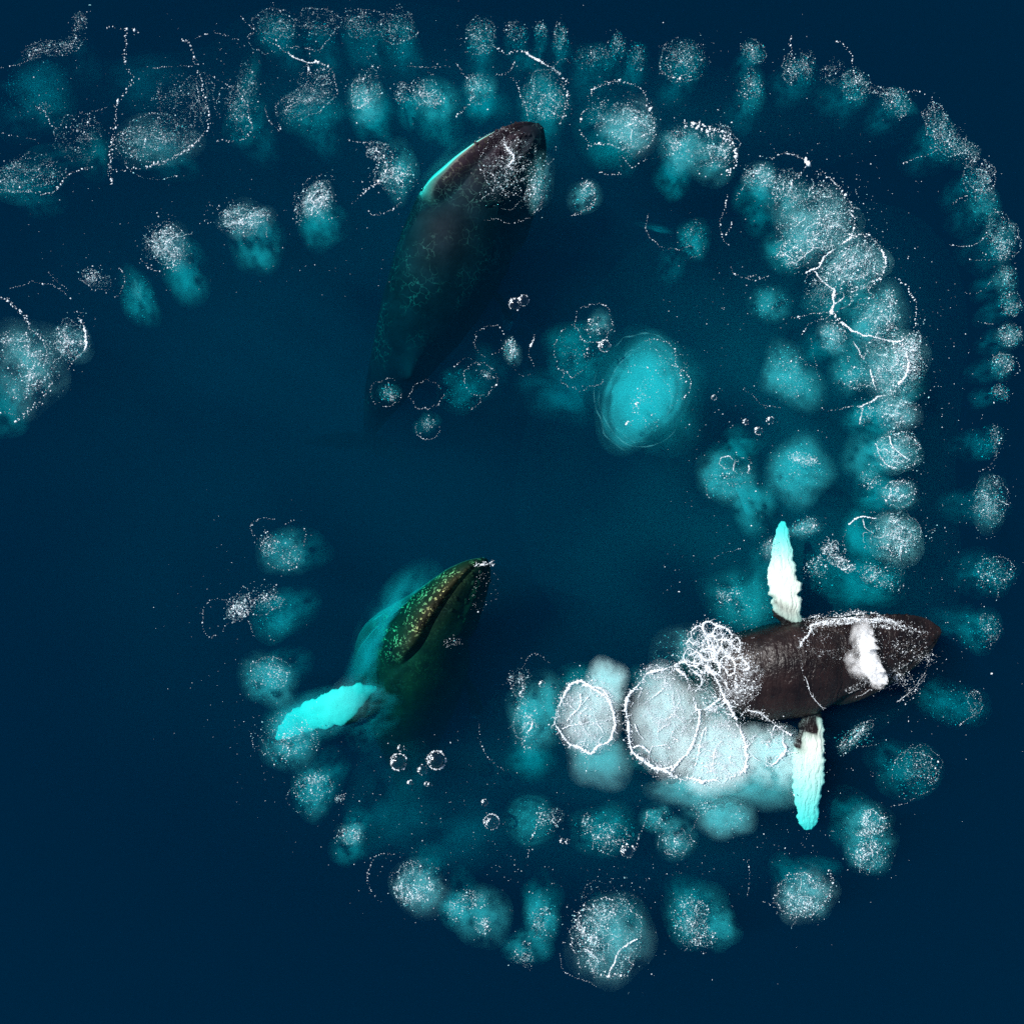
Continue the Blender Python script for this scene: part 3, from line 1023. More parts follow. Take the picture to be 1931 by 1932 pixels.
plume('plume with a crescent of coarse bubbles round its top right', 'm', [(1285, 282, 34, 42, 0, .35, .95), (1340, 298, 42, 42, 0, .45, .85), (1268, 340, 28, 30, 0, 1.2, .8)],
      [(1340, 275, 48, 42, 0, 900, 1.0), (1275, 270, 22, 30, 0, 380, 1.0)],
      [('d', 3.4, [(1288, 233), (1308, 234), (1330, 238), (1350, 246), (1368, 256), (1380, 266)]), ('d', 3.4, [(1292, 240), (1325, 246), (1352, 254), (1372, 266)]),
       ('d', 3.4, [(1374, 262), (1384, 276), (1388, 292), (1385, 308), (1375, 322), (1368, 332)])])
plume('small teal plume with a bead chain trailing down its left side', 'm', [(1434, 338, 30, 26, 0, .3, .85), (1442, 358, 24, 22, 0, .8, .9), (1440, 400, 40, 40, 0, 1.6, .6)], [(1434, 332, 30, 22, 0, 520, 1.0)],
      [('b', 2.2, [(1462, 320), (1440, 330), (1408, 345), (1395, 362), (1385, 378)]), ('b', 1.8, [(1372, 370), (1362, 400), (1358, 430), (1365, 452), (1375, 465)]),
       ('b', 2.4, [(1378, 418), (1376, 432), (1368, 445)])], loops=2)
plume('widest bubble raft, lying under a tall arc of foam beads', 'm',
      [(1540, 428, 72, 68, 0, .12, .95), (1485, 470, 40, 38, 0, .7, .9), (1488, 378, 42, 40, 0, .5, .75), (1590, 560, 60, 35, -15, .6, .8)],
      [(1542, 415, 76, 66, 10, 3000, 1.0), (1490, 355, 38, 36, 0, 620, 1.0), (1492, 478, 36, 28, 0, 500, 1.05), (1565, 545, 50, 40, 0, 600, .95)],
      [('b', 2.4, [(1433, 318), (1440, 308), (1457, 297), (1470, 291), (1483, 288)]), ('s', 2.2, [(1483, 288), (1495, 291), (1505, 295), (1516, 301)]), ('s', 4.0, [(1517, 302), (1522, 308), (1524, 313)]),
       ('b', 2.2, [(1520, 315), (1508, 325), (1498, 338), (1480, 355), (1465, 372)]),
       ('d', 2.2, [(1538, 325), (1550, 330), (1563, 336), (1575, 347), (1585, 359), (1594, 371), (1601, 384), (1608, 398)]),
       ('s', 2.0, [(1560, 335), (1572, 344), (1582, 355)]), ('d', 3.0, [(1606, 400), (1611, 416), (1609, 432), (1605, 448)]),
       ('s', 2.0, [(1463, 483), (1470, 474), (1478, 478), (1490, 486)]), ('s', 1.8, [(1504, 492), (1518, 482), (1530, 472), (1534, 462)]), ('s', 1.6, [(1534, 468), (1550, 467), (1564, 468)]),
       ('b', 1.8, [(1520, 380), (1530, 400), (1538, 420), (1541, 440), (1536, 460)]), ('b', 1.6, [(1524, 355), (1540, 347), (1552, 341)]), ('r', 1.4, [(1480, 500), (1492, 495), (1505, 500)])], worms=16)
plume('rounded bubble raft tucked under the widest one, split off by a thick foam strand', 'm', [(1612, 500, 56, 48, -20, .1, .95)], [(1614, 498, 54, 44, -25, 2000, 1.05)],
      [('s', 2.4, [(1606, 449), (1592, 457), (1580, 465), (1568, 474), (1558, 482), (1550, 494), (1545, 503), (1534, 508), (1520, 515)]),
       ('d', 2.4, [(1606, 448), (1622, 441), (1640, 444), (1652, 455), (1660, 468)]), ('s', 2.6, [(1662, 472), (1668, 485), (1671, 496)]), ('d', 2.6, [(1668, 498), (1662, 516), (1655, 530), (1640, 540)]),
       ('d', 1.8, [(1640, 538), (1620, 545), (1602, 550)]), ('s', 1.8, [(1538, 512), (1545, 525), (1556, 536), (1568, 545)]), ('s', 2.8, [(1572, 548), (1571, 562), (1572, 575), (1567, 592)]),
       ('s', 1.6, [(1576, 556), (1588, 550), (1592, 560), (1584, 568), (1576, 574)]), ('s', 1.5, [(1616, 460), (1612, 475), (1608, 490), (1603, 502)])], worms=14)
plume('slanting plume enclosed by a dotted foam bow near the right side', 'm', [(1660, 598, 42, 54, 30, .3, .9), (1625, 625, 30, 25, 0, .7, .7)], [(1650, 608, 46, 44, 20, 1050, .95), (1678, 575, 18, 26, 0, 260, .95)],
      [('b', 2.6, [(1690, 525), (1703, 534), (1715, 548), (1723, 562), (1727, 580), (1728, 598), (1726, 612), (1720, 632)]), ('b', 1.5, [(1682, 560), (1678, 575), (1680, 592), (1686, 600)]),
       ('b', 2.2, [(1564, 596), (1548, 602), (1532, 610), (1520, 622), (1510, 632)]), ('b', 2.2, [(1560, 590), (1540, 590), (1520, 594), (1500, 600)])])
plume('little round plume left of the long foam strand', 'm', [(1570, 635, 26, 28, 0, .25, .85), (1590, 655, 28, 24, 0, .7, .7)], [(1568, 632, 26, 26, 0, 380, .95)])
plume('big raft with a dense white right rim below the long slanting foam strand', 'm', [(1684, 690, 60, 58, 0, .1, .95), (1605, 695, 38, 38, 0, .6, .9), (1700, 740, 40, 24, -15, .6, .7)],
      [(1682, 692, 58, 58, 0, 2200, 1.0), (1720, 672, 18, 46, 8, 900, 1.25), (1704, 650, 25, 12, 0, 300, 1.3), (1610, 715, 30, 25, 0, 250, .95)],
      [('d', 2.8, [(1569, 592), (1578, 602), (1590, 612)]), ('s', 2.6, [(1586, 608), (1601, 620), (1615, 627), (1628, 633), (1639, 634)]), ('s', 2.4, [(1639, 634), (1655, 638), (1670, 642), (1684, 644), (1700, 643), (1715, 632)]),
       ('s', 2.6, [(1710, 668), (1714, 682), (1711, 698), (1703, 714), (1695, 725)]), ('d', 2.6, [(1700, 722), (1688, 732), (1680, 742)]), ('s', 2.2, [(1682, 738), (1668, 746), (1655, 749), (1640, 758), (1620, 766)]),
       ('s', 1.9, [(1609, 645), (1618, 660), (1624, 672), (1632, 684), (1640, 697)]), ('s', 2.1, [(1640, 697), (1645, 712), (1648, 726), (1653, 742)]), ('b', 1.6, [(1620, 766), (1600, 768), (1580, 772), (1560, 776), (1548, 770)])], worms=16)
plume('oval plume under the raft with the dense rim', 'm', [(1690, 778, 36, 30, 0, .2, .95), (1640, 790, 42, 30, 0, .8, .9)], [(1692, 778, 34, 28, 0, 720, 1.0), (1636, 780, 25, 25, 0, 150, .95)], [('s', 1.4, [(1626, 770), (1624, 784), (1622, 800)])], worms=4)
plume('plume ringed by foam, third above the upper flipper tip in the column', 'm', [(1692, 852, 40, 36, 0, .14, .95), (1642, 862, 46, 40, 0, .6, .95)], [(1692, 850, 40, 34, 0, 850, 1.0)],
      [('d', 1.6, ring(1690, 852, 41, 36, 200, 420, 16)), ('s', 1.6, [(1652, 838), (1656, 854), (1664, 868), (1676, 878), (1690, 884)]), ('s', 1.4, [(1678, 824), (1684, 842), (1700, 858), (1715, 868)])], worms=5)
plume('smallest ringed plume in the column, just above the one with radiating foam', 'm', [(1694, 934, 30, 26, 0, .3, .95), (1648, 925, 32, 34, 0, .9, .85), (1645, 900, 20, 18, 0, .6, .6)], [(1694, 926, 27, 20, 0, 420, 1.0), (1640, 905, 25, 22, 0, 130, .9)],
      [('d', 1.4, ring(1694, 932, 29, 25, 0, 360, 18))])
plume('plume with white foam radiating at its lower right end of the column', 'm', [(1688, 1018, 46, 46, 0, .13, .95), (1628, 1010, 38, 44, 0, 1.0, .9)], [(1688, 1010, 46, 44, 0, 1300, 1.05)],
      [('s', 1.5, [(1600, 990), (1612, 980), (1625, 975), (1640, 977), (1652, 979)]), ('b', 1.5, [(1592, 1000), (1590, 1020), (1595, 1040)]), ('s', 1.3, [(1628, 980), (1632, 996), (1644, 1006)])], worms=18)
plume('faint plume just above the blowing whale head', 'm', [(1652, 1092, 45, 32, 0, .9, .65), (1620, 1120, 60, 30, 0, 1.6, .6)], [(1646, 1086, 26, 18, 20, 260, 1.0), (1680, 1090, 30, 30, 0, 100, .9)])
# --- outer arc, top row and right side
plume('dim fleck cloud over the bent foam arch at the top edge', 'o', [(520, 60, 36, 34, 0, 1.0, .55)], [(518, 45, 38, 28, 0, 480, .95)], [('b', 1.6, [(455, 30), (470, 48), (485, 60)])])
plume('thin scatter of flecks at the top edge, fourth cluster from the left', 'o', [(600, 70, 34, 28, 0, 1.8, .4)], [(600, 42, 42, 26, 0, 340, .9)], [('b', 1.6, [(540, 88), (570, 92), (600, 95), (612, 86), (622, 72)])])
plume('long flat fleck band near the middle of the top edge', 'o', [(684, 62, 40, 34, 0, 1.2, .45)], [(684, 45, 46, 26, 0, 420, .9)])
plume('dim plume with a soft teal tail at the top edge, left of centre', 'o', [(752, 70, 30, 40, 0, .9, .55)], [(750, 50, 36, 30, 0, 420, .95)])
plume('upright plume over the crooked bead string', 'o', [(908, 78, 28, 40, 5, .7, .6)], [(905, 68, 28, 34, 0, 480, .95)], [('b', 1.2, [(880, 95), (900, 100), (930, 88)])])
plume('pale wisp between the upright plume and the tall foam hoop', 'o', [(975, 72, 22, 26, 0, 1.2, .4)], [(972, 58, 22, 20, 0, 170, .9)])
plume('tiny fleck knot above the tall foam hoop', 'o', [(1020, 62, 13, 20, 0, .9, .45)], [(1020, 55, 12, 16, 0, 110, 1.0)])
plume('slim upright wisp right of the tiny fleck knot', 'o', [(1057, 78, 15, 30, 0, .8, .55)], [(1056, 68, 14, 26, 0, 220, .95)])
plume('spread out dark plume right of the tall foam hoop', 'o', [(1120, 110, 45, 26, 0, 1.2, .5)], [(1122, 105, 40, 20, 0, 220, .9)])
plume('short fleck column above the foam hook', 'o', [(1165, 88, 14, 28, 0, 1.0, .5)], [(1165, 78, 13, 22, 0, 150, .9)])
plume('soft plume above the ring of beads', 'o', [(1200, 110, 20, 32, 0, 1.3, .5)], [(1200, 108, 17, 27, 0, 140, .9)])
plume('fleck field with a bead string under it, above the coarse bubble crescent', 'o', [(1288, 118, 44, 40, 0, .9, .5)], [(1288, 112, 46, 42, -15, 800, .95)], [('b', 2.0, [(1245, 140), (1262, 147), (1285, 149), (1305, 145)])])
plume('bright little plume tilted above a teal streak', 'o', [(1420, 100, 24, 22, 20, .6, .55)], [(1420, 98, 24, 20, 30, 320, 1.0)])
plume('vertical teal streak with a speckled head in the outer arc', 'o', [(1418, 175, 22, 42, 5, .7, .8)], [(1416, 158, 19, 28, 0, 300, .95)])
plume('flecks either side of an upright bead string', 'o', [(1510, 135, 34, 30, 0, 1.2, .5)], [(1495, 130, 20, 30, 0, 320, .95), (1522, 122, 15, 32, 0, 220, .9)], [('b', 2.0, [(1490, 68), (1489, 80), (1491, 100), (1490, 125), (1489, 145)])])
plume('plume with a curved bead tail rising above it, where the outer arc bends', 'o', [(1612, 168, 28, 32, 0, .7, .65), (1570, 180, 40, 34, 0, 1.8, .45)], [(1612, 160, 27, 28, 0, 480, 1.0), (1572, 140, 30, 26, 0, 200, .9)],
      [('b', 2.2, [(1575, 78), (1586, 84), (1595, 93), (1603, 102), (1606, 118), (1609, 135), (1613, 148), (1620, 158)])])
plume('plume with a flat fleck cap and short bead bow on the outer bend', 'o', [(1688, 195, 26, 30, 0, .9, .6), (1712, 205, 18, 14, 0, .8, .6)], [(1668, 174, 34, 11, 8, 240, 1.05), (1690, 198, 24, 26, 0, 320, .95)], [('b', 2.0, [(1705, 178), (1715, 174), (1728, 175), (1740, 180)])])
plume('long sloping fleck ridge on the upper right bend', 'o', [(1772, 262, 34, 46, -30, .8, .55), (1808, 290, 34, 32, 0, 1.2, .5)], [(1766, 228, 22, 34, -15, 480, 1.0), (1790, 262, 28, 32, -35, 520, 1.0), (1822, 290, 30, 24, 35, 420, 1.0)],
      [('b', 2.0, [(1758, 184), (1759, 200), (1762, 216), (1766, 232)]), ('b', 1.6, [(1772, 282), (1750, 292), (1728, 298), (1705, 312)])])
plume('fleck patch below the sloping ridge with a bead tail pointing left', 'o', [(1838, 345, 28, 30, 0, .9, .5)], [(1846, 335, 30, 32, 25, 560, 1.0)], [('b', 1.6, [(1840, 360), (1822, 368), (1805, 376), (1795, 385)])])
plume('soft teal plume on the upper right edge of the spiral', 'o', [(1856, 388, 28, 38, -20, .6, .75)], [(1856, 372, 22, 28, 0, 220, .9)], [('b', 1.4, [(1838, 370), (1820, 380)])])
plume('roundest speckled plume against the right edge', 'o', [(1885, 455, 32, 40, -15, .5, .65)], [(1888, 446, 32, 46, -15, 900, 1.0)], [('b', 1.6, [(1790, 462), (1815, 465), (1845, 460), (1862, 445)]), ('b', 1.5, [(1830, 490), (1855, 492), (1885, 488)])])
plume('teal plume at the right edge just under the roundest one', 'o', [(1895, 528, 22, 28, 0, .4, .75)], [(1897, 522, 18, 24, 0, 240, .95)])
plume('speckled plume at the right edge with a bead curve to its left', 'o', [(1902, 575, 24, 24, 0, .6, .55)], [(1905, 574, 22, 22, 0, 280, .95)], [('b', 1.5, [(1868, 530), (1856, 544), (1840, 552), (1820, 552)])])
plume('compact bright plume alone at the right edge', 'o', [(1902, 634, 24, 22, 0, .35, .8)], [(1903, 632, 22, 19, 0, 420, 1.0)], [('b', 1.4, [(1845, 606), (1860, 610), (1872, 612)])])
plume('plume below the compact bright one at the right edge', 'o', [(1888, 690, 24, 24, 0, .5, .7)], [(1890, 688, 20, 20, 0, 320, .95)])
plume('faintest fleck patch at the right edge', 'o', [(1884, 742, 20, 18, 0, 1.2, .35)], [(1886, 738, 18, 18, 0, 160, .9)])
plume('dim teal crescent beside the column of ringed plumes', 'o', [(1862, 835, 24, 32, 35, 1.2, .6)], [(1880, 830, 15, 34, 0, 180, .9)], [('b', 1.3, [(1880, 845), (1876, 865), (1866, 880), (1845, 888)])])
plume('large oval speckled plume alone on the right side', 'o', [(1866, 950, 30, 46, 5, .4, .8)], [(1866, 944, 31, 44, 5, 1000, .95)], worms=3)
plume('dim plume above the right whale snout', 'o', [(1872, 1085, 40, 36, 0, 1.0, .6)], [(1878, 1082, 34, 32, 0, 300, .9)], loops=2)
plume('teal plume in front of the right whale snout', 'o', [(1845, 1188, 38, 38, 0, 1.0, .75)], [(1862, 1186, 20, 30, 0, 200, .9)], [('b', 1.2, [(1870, 1160), (1884, 1180), (1880, 1205), (1860, 1220)])])
plume('deep plume below the right whale head', 'o', [(1802, 1330, 55, 38, 0, 1.7, .8)], [(1836, 1326, 16, 28, 0, 150, .9)], [('b', 1.4, [(1852, 1330), (1842, 1348), (1822, 1358), (1808, 1370)])])
plume('lens of dotted flecks right of the lower flipper', 'o', [(1716, 1457, 55, 45, -15, .9, .75)], [(1732, 1446, 38, 40, 0, 420, .95)], [('b', 1.5, ring(1722, 1455, 42, 36, 150, 400, 16)), ('b', 1.4, [(1760, 1486), (1735, 1500), (1708, 1515), (1680, 1520)])])
plume('upper of two touching plumes near the lower flipper tip', 'b', [(1632, 1556, 42, 34, 0, .45, .85)], [(1648, 1552, 28, 24, 30, 560, 1.0), (1632, 1572, 18, 9, 0, 160, 1.0)], worms=3)
plume('lower of two touching plumes near the lower flipper tip', 'b', [(1640, 1604, 42, 36, 0, .45, .85)], [(1640, 1610, 32, 30, 0, 560, 1.05)], worms=6)
plume('round foam disc with a beaded rim under the lower flipper', 'b', [(1520, 1690, 48, 42, -20, .22, .9), (1530, 1645, 46, 28, 0, 1.6, .6)], [(1518, 1688, 44, 38, -20, 1000, 1.0)],
      [('d', 1.5, ring(1512, 1688, 50, 42, 20, 300, 18, -15)), ('d', 2.0, [(1562, 1640), (1566, 1655), (1567, 1675), (1562, 1690)]), ('b', 1.5, [(1410, 1625), (1413, 1650), (1410, 1680), (1408, 1692)]),
       ('b', 1.5, [(1440, 1700), (1455, 1712), (1475, 1716)])], loops=2, worms=6)
plume('two joined plumes left of the round foam disc', 'b', [(1315, 1728, 52, 52, 0, .65, .8), (1356, 1752, 32, 34, 0, .6, .8)], [(1300, 1732, 34, 48, 10, 700, 1.0), (1325, 1765, 30, 25, 0, 240, 1.0)])
plume('largest foam disc at the bottom, veined with foam strands', 'b', [(1152, 1774, 62, 72, 10, .22, .9), (1180, 1750, 40, 55, 0, .8, .6)], [(1144, 1768, 66, 74, 0, 2200, 1.1)],
      [('s', 1.8, [(1202, 1770), (1188, 1778), (1172, 1790), (1163, 1800), (1158, 1815), (1152, 1828), (1148, 1842)]), ('s', 1.3, [(1190, 1800), (1186, 1812), (1194, 1820)]),
       ('s', 1.4, [(1100, 1790), (1112, 1796), (1122, 1804), (1128, 1815)]), ('b', 2.2, ring(1146, 1768, 67, 76, 60, 330, 22)), ('b', 1.4, [(1056, 1800), (1060, 1825), (1080, 1842), (1105, 1850), (1125, 1860)])], loops=2, worms=22)
plume('pair of teal puffs left of the largest foam disc', 'b', [(1022, 1730, 28, 42, 0, .6, .9), (996, 1786, 36, 30, 0, .7, .85)], [(1020, 1740, 22, 36, 0, 220, .9), (986, 1800, 24, 26, 0, 180, .95)])
plume('broad teal double plume along the bottom of the spiral', 'b', [(862, 1716, 30, 32, 0, .6, .85), (908, 1728, 42, 52, 0, .5, .95)], [(890, 1698, 32, 20, 0, 220, .95), (912, 1746, 18, 18, 0, 200, 1.05), (858, 1716, 22, 22, 0, 150, 1.0)])
plume('plume with bright left side at the lower left bend', 'b', [(792, 1676, 42, 46, 10, .25, .95)], [(780, 1668, 38, 42, 0, 950, 1.1)], [('b', 1.6, [(745, 1612), (720, 1612), (702, 1622), (695, 1650), (700, 1680), (718, 1700)])], worms=10)
plume('small plume with a darker lower half at the lower left bend', 'b', [(662, 1574, 24, 20, 0, .35, .8), (656, 1604, 28, 26, 0, .9, .7)], [(660, 1576, 22, 16, 0, 200, .95)], loops=2)
plume('teal plume beside a cluster of little bubbles, left of the wake', 'b', [(592, 1492, 36, 42, 0, .6, .85)], [(590, 1480, 32, 28, 0, 260, 1.0), (640, 1506, 14, 10, -20, 60, 1.1)], loops=2)
plume('glowing teal plume below the tip of the submerged whale flipper', 'b', [(545, 1400, 44, 46, 0, .5, 1.0)], [(545, 1392, 46, 44, 0, 360, 1.1)], loops=2)
plume('smooth teal plume above the glowing flipper', 'b', [(507, 1284, 44, 42, 0, .5, 1.15)], [(505, 1270, 38, 28, 0, 300, 1.05)], loops=2)
plume('plume with a dense white comma of foam on its left', 'b', [(520, 1162, 40, 40, 0, .9, .75)], [(450, 1147, 20, 26, 30, 520, 1.15), (500, 1130, 36, 26, -20, 260, 1.05)],
      [('s', 1.6, [(462, 1138), (467, 1150), (470, 1160)]), ('b', 1.6, [(470, 1168), (474, 1185), (480, 1200)]), ('b', 1.5, [(392, 1135), (408, 1128), (425, 1130), (440, 1142)]),
       ('b', 1.5, [(386, 1145), (384, 1180), (392, 1200), (418, 1195), (428, 1180), (445, 1172)])], loops=2)
plume('uppermost plume of the lower left bend, half ringed by beads', 'b', [(535, 1042, 42, 36, 0, .5, .8, 4)], [(508, 1028, 20, 22, 0, 220, 1.15), (545, 1045, 26, 30, 0, 120, 1.1)],
      [('b', 1.6, [(478, 1012), (473, 998), (480, 985), (500, 978), (520, 980)]), ('b', 1.8, [(540, 988), (556, 986)]), ('b', 2.0, [(575, 995), (576, 1010), (574, 1030)]), ('b', 1.5, [(508, 1062), (525, 1074), (548, 1075), (562, 1065)])])
# --- short inner arc on the left
plume('large plume cut by the left edge, ringed by a fat bead string', 'i', [(55, 692, 60, 72, -10, .25, .85), (10, 765, 42, 45, 0, .8, .8)], [(50, 690, 52, 62, 0, 1600, 1.05), (20, 640, 24, 20, 0, 160, 1.0)],
      [('d', 2.6, [(0, 564), (14, 566), (24, 573), (36, 584), (45, 592), (50, 604), (56, 615)]), ('d', 2.0, [(56, 615), (50, 628), (38, 640), (20, 646), (0, 645)]),
       ('b', 2.2, [(58, 622), (75, 632), (86, 650), (90, 668), (88, 684)]), ('d', 2.4, [(102, 718), (94, 730), (84, 744), (74, 760), (60, 772), (48, 782), (32, 796)]), ('b', 2.0, [(0, 780), (14, 776), (30, 784)])], worms=6)
plume('plume with a thick beaded right rim next to the left edge', 'i', [(140, 648, 32, 34, 0, .14, .9)], [(132, 642, 36, 36, 0, 900, 1.1)],
      [('b', 1.7, [(20, 545), (40, 540), (62, 532), (85, 535), (104, 541), (120, 552), (137, 570)]), ('b', 2.6, [(148, 588), (154, 604), (160, 618)]), ('s', 2.4, [(160, 616), (162, 630), (163, 645), (162, 658)]), ('b', 2.6, [(162, 655), (155, 668), (140, 680), (128, 698)])], worms=4)
plume('deep teal puff beside a thin fleck patch', 'i', [(262, 562, 30, 46, -22, .9, .8), (258, 548, 10, 18, -10, .5, .7)], [(182, 526, 28, 18, 20, 300, 1.0)],
      [('b', 1.6, [(230, 508), (235, 522), (236, 536), (228, 550), (216, 562)]), ('b', 1.3, [(92, 512), (110, 530), (130, 548)])])
plume('plume with a coarse white cap in the left arc, its teal body trailing right', 'i', [(326, 466, 32, 38, 10, .1, 1.0), (350, 510, 38, 52, -15, .9, .95)], [(317, 460, 30, 38, 0, 1300, 1.15), (285, 460, 18, 34, 0, 140, .95)],
      [('b', 1.8, [(266, 490), (280, 504), (300, 510), (322, 506), (335, 496)])], worms=12)
plume('plume with a wide flat white cap, middle of the left arc', 'i', [(466, 416, 46, 32, -8, .1, 1.0), (485, 458, 42, 48, 0, .8, .95)], [(462, 412, 46, 28, -5, 1400, 1.05)], worms=8)
plume('plume with an upright white cap, nearest the upper whale in the left arc', 'i', [(602, 382, 26, 36, 15, .1, 1.0), (606, 422, 40, 40, 0, .9, .95)], [(598, 378, 26, 36, 20, 1300, 1.15), (568, 388, 16, 36, 0, 110, 1.1)], worms=9)
plume('curling plume left of the pale jaw stripe', 'i', [(752, 322, 32, 46, 0, .5, .8)], [(742, 325, 34, 34, 0, 620, 1.1), (716, 288, 26, 18, 30, 260, 1.0)],
      [('b', 1.5, [(656, 262), (672, 266), (692, 270), (706, 278)]), ('d', 2.6, [(706, 276), (718, 290), (726, 302), (730, 318), (724, 332), (712, 345), (700, 352), (688, 360), (678, 370)]),
       ('b', 2.4, [(762, 330), (760, 350), (756, 368), (752, 380)]), ('b', 2.0, [(755, 380), (745, 392), (725, 402), (708, 408), (695, 404)])])
# --- inside the spiral
plume('raft of bubbles lying over the dark head of the upper whale', 'c', [(1018, 342, 22, 46, 10, .3, .75)], [(958, 300, 56, 44, -35, 760, .9), (960, 345, 60, 38, -35, 300, 1.0), (1008, 360, 18, 42, 10, 420, 1.1)],
      [('r', 2.0, [(946, 263), (952, 275), (962, 288), (968, 298), (960, 312), (956, 328), (952, 346)]), ('s', 1.6, [(905, 322), (918, 326), (930, 330)]), ('d', 1.8, [(930, 330), (938, 345), (944, 355), (955, 366), (975, 370)]),
       ('b', 1.6, [(1020, 370), (1015, 390), (1000, 408), (980, 418), (960, 422), (940, 412), (915, 415)]), ('b', 1.6, [(938, 350), (925, 365), (905, 376)])], loops=2)
plume('little plume with a bright hooked rim right of the upper whale head', 'c', [(1102, 372, 26, 28, 0, .35, .8)], [(1108, 362, 18, 22, 0, 200, 1.1)], [('d', 2.0, [(1096, 346), (1112, 346), (1120, 358), (1122, 370), (1116, 384), (1106, 392), (1090, 402), (1080, 404)])])
plume('soft flame-shaped puff below the coarse bubble crescent', 'c', [(1308, 452, 26, 34, 0, .9, .8), (1265, 500, 20, 40, 15, 2.6, .6), (1236, 430, 28, 7, 18, 2.2, .7)], [(1305, 445, 24, 30, 0, 60, .9)], [('b', 1.2, [(1221, 405), (1218, 430), (1225, 450), (1250, 466), (1285, 470), (1305, 465)])])
plume('small round teal puff left of the stacked rafts', 'c', [(1452, 573, 34, 30, 0, .6, .85)], [(1450, 570, 30, 26, 0, 40, .8)], [('b', 1.6, [(1375, 505), (1390, 520), (1410, 527), (1432, 526), (1450, 520)]), ('d', 1.8, [(1410, 524), (1425, 520), (1435, 524)])])
plume('teal puff shaped like a mitten left of the raft with the dense rim', 'c', [(1478, 700, 36, 48, 0, .5, .9), (1500, 722, 44, 42, 0, .55, 1.1)], [(1498, 716, 38, 40, 0, 160, .95)], [('b', 1.3, [(1530, 640), (1534, 670), (1540, 700), (1545, 720)]), ('b', 1.3, [(1400, 735), (1420, 750), (1440, 765), (1470, 768)])], loops=2)
plume('round turquoise dome with a grey foam smudge on top', 'c', [(1508, 888, 50, 52, 0, .55, 1.65)], [(1516, 867, 28, 11, 8, 420, .9), (1505, 890, 45, 45, 0, 70, .9)], [])
plume('pale blue dome carrying two small foam rings', 'c', [(1368, 902, 44, 40, 0, .55, 1.3), (1416, 948, 34, 48, -30, .7, 1.15), (1392, 845, 40, 36, 0, 1.0, .7)], [(1372, 905, 40, 36, 0, 110, .95)],
      [('s', 1.0, ring(1371, 873, 14, 12, 0, 360, 14)), ('d', 1.0, ring(1402, 880, 15, 15, 180, 420, 14)), ('s', 1.5, [(1386, 868), (1384, 878), (1384, 888)]), ('s', 1.5, [(1411, 876), (1412, 884), (1408, 890)])])
plume('biggest smooth turquoise dome, ringed by ripples', 'c', [(1212, 742, 62, 78, 4, .62, 2.3, 6), (1225, 738, 84, 94, 0, .9, .85), (1258, 700, 40, 60, -30, .7, .6)], [(1220, 760, 30, 50, 0, 150, 1.0), (1262, 690, 40, 70, -25, 110, 1.1)],
      [('b', 1.8, [(1218, 645), (1232, 640), (1252, 644), (1266, 655), (1272, 672), (1274, 690), (1290, 700), (1301, 715), (1300, 738), (1290, 748)]), ('b', 1.4, [(1250, 716), (1262, 728), (1266, 742), (1278, 755)])])
plume('twin dim plumes under a dotted bubble loop left of the turquoise dome', 'c', [(1092, 662, 52, 52, 0, 1.1, .8), (1132, 614, 24, 24, 0, .4, .75), (1062, 735, 70, 50, 0, 2.4, .7)], [(1128, 615, 24, 20, 0, 130, .9), (1090, 665, 40, 40, 0, 50, .9)],
      [('b', 1.8, ring(1120, 610, 34, 38, 0, 360, 22, seed=4)), ('b', 1.5, ring(1080, 660, 36, 46, 60, 330, 18, seed=5)), ('d', 2.0, [(1112, 660), (1108, 668), (1104, 675)]), ('b', 1.3, ring(1100, 706, 40, 30, 20, 200, 14, seed=6))])
plume('little foam plume between a dotted loop and a foam dash', 'c', [(965, 664, 15, 24, 5, .3, .7)], [(965, 660, 13, 22, 0, 240, 1.0)],
      [('b', 1.7, ring(925, 642, 29, 28, 0, 360, 20, seed=8)), ('s', 2.0, [(1006, 632), (1004, 642), (1000, 655)]), ('b', 1.7, [(1000, 655), (999, 672), (1004, 684), (1008, 696)]), ('b', 1.2, ring(990, 690, 22, 18, 60, 180, 10, seed=9))])
plume('dim plume under the dotted loop by the whale flank', 'c', [(872, 735, 42, 38, 0, 1.6, .6), (920, 700, 40, 40, 0, 2.6, .4)], [(920, 705, 18, 12, 0, 80, 1.0)],
      [('b', 1.7, ring(905, 715, 29, 30, 0, 360, 20, seed=10)), ('b', 1.4, [(855, 690), (880, 675), (905, 690)]), ('b', 1.4, [(905, 745), (905, 760), (890, 772)])])
plume('small scatter of flecks where the upper whale fades out', 'c', [(735, 742, 20, 18, 0, .6, .45), (805, 800, 22, 20, 0, .8, .45)], [(736, 745, 14, 18, 0, 110, .95), (806, 800, 15, 14, 0, 80, .9)],
      [('b', 1.4, ring(728, 742, 28, 27, 0, 300, 18, seed=11)), ('b', 1.4, ring(805, 746, 30, 27, 0, 330, 18, seed=12)), ('b', 1.3, ring(808, 805, 24, 22, 0, 200, 12, seed=13))])
plume('curl of flecks and a pale puff beside the upper flipper tip', 'c', [(1518, 996, 26, 18, -20, .35, .8), (1455, 1038, 18, 20, 0, .2, .6)], [(1520, 993, 22, 15, -20, 200, .95), (1452, 1035, 18, 22, 0, 150, 1.0)])
plume('foam clots right of the upper flipper', 'c', [(1545, 1080, 40, 40, 0, 1.2, .45)], [(1565, 1036, 18, 16, 0, 230, 1.2), (1578, 1058, 18, 14, 20, 240, 1.2), (1540, 1070, 24, 20, 0, 160, 1.1), (1600, 1070, 14, 12, 0, 120, 1.2)], [('s', 1.2, ring(1572, 1040, 9, 8, 0, 360, 12)), ('s', 1.2, ring(1592, 1066, 11, 9, 0, 300, 12))], loops=2, worms=8)
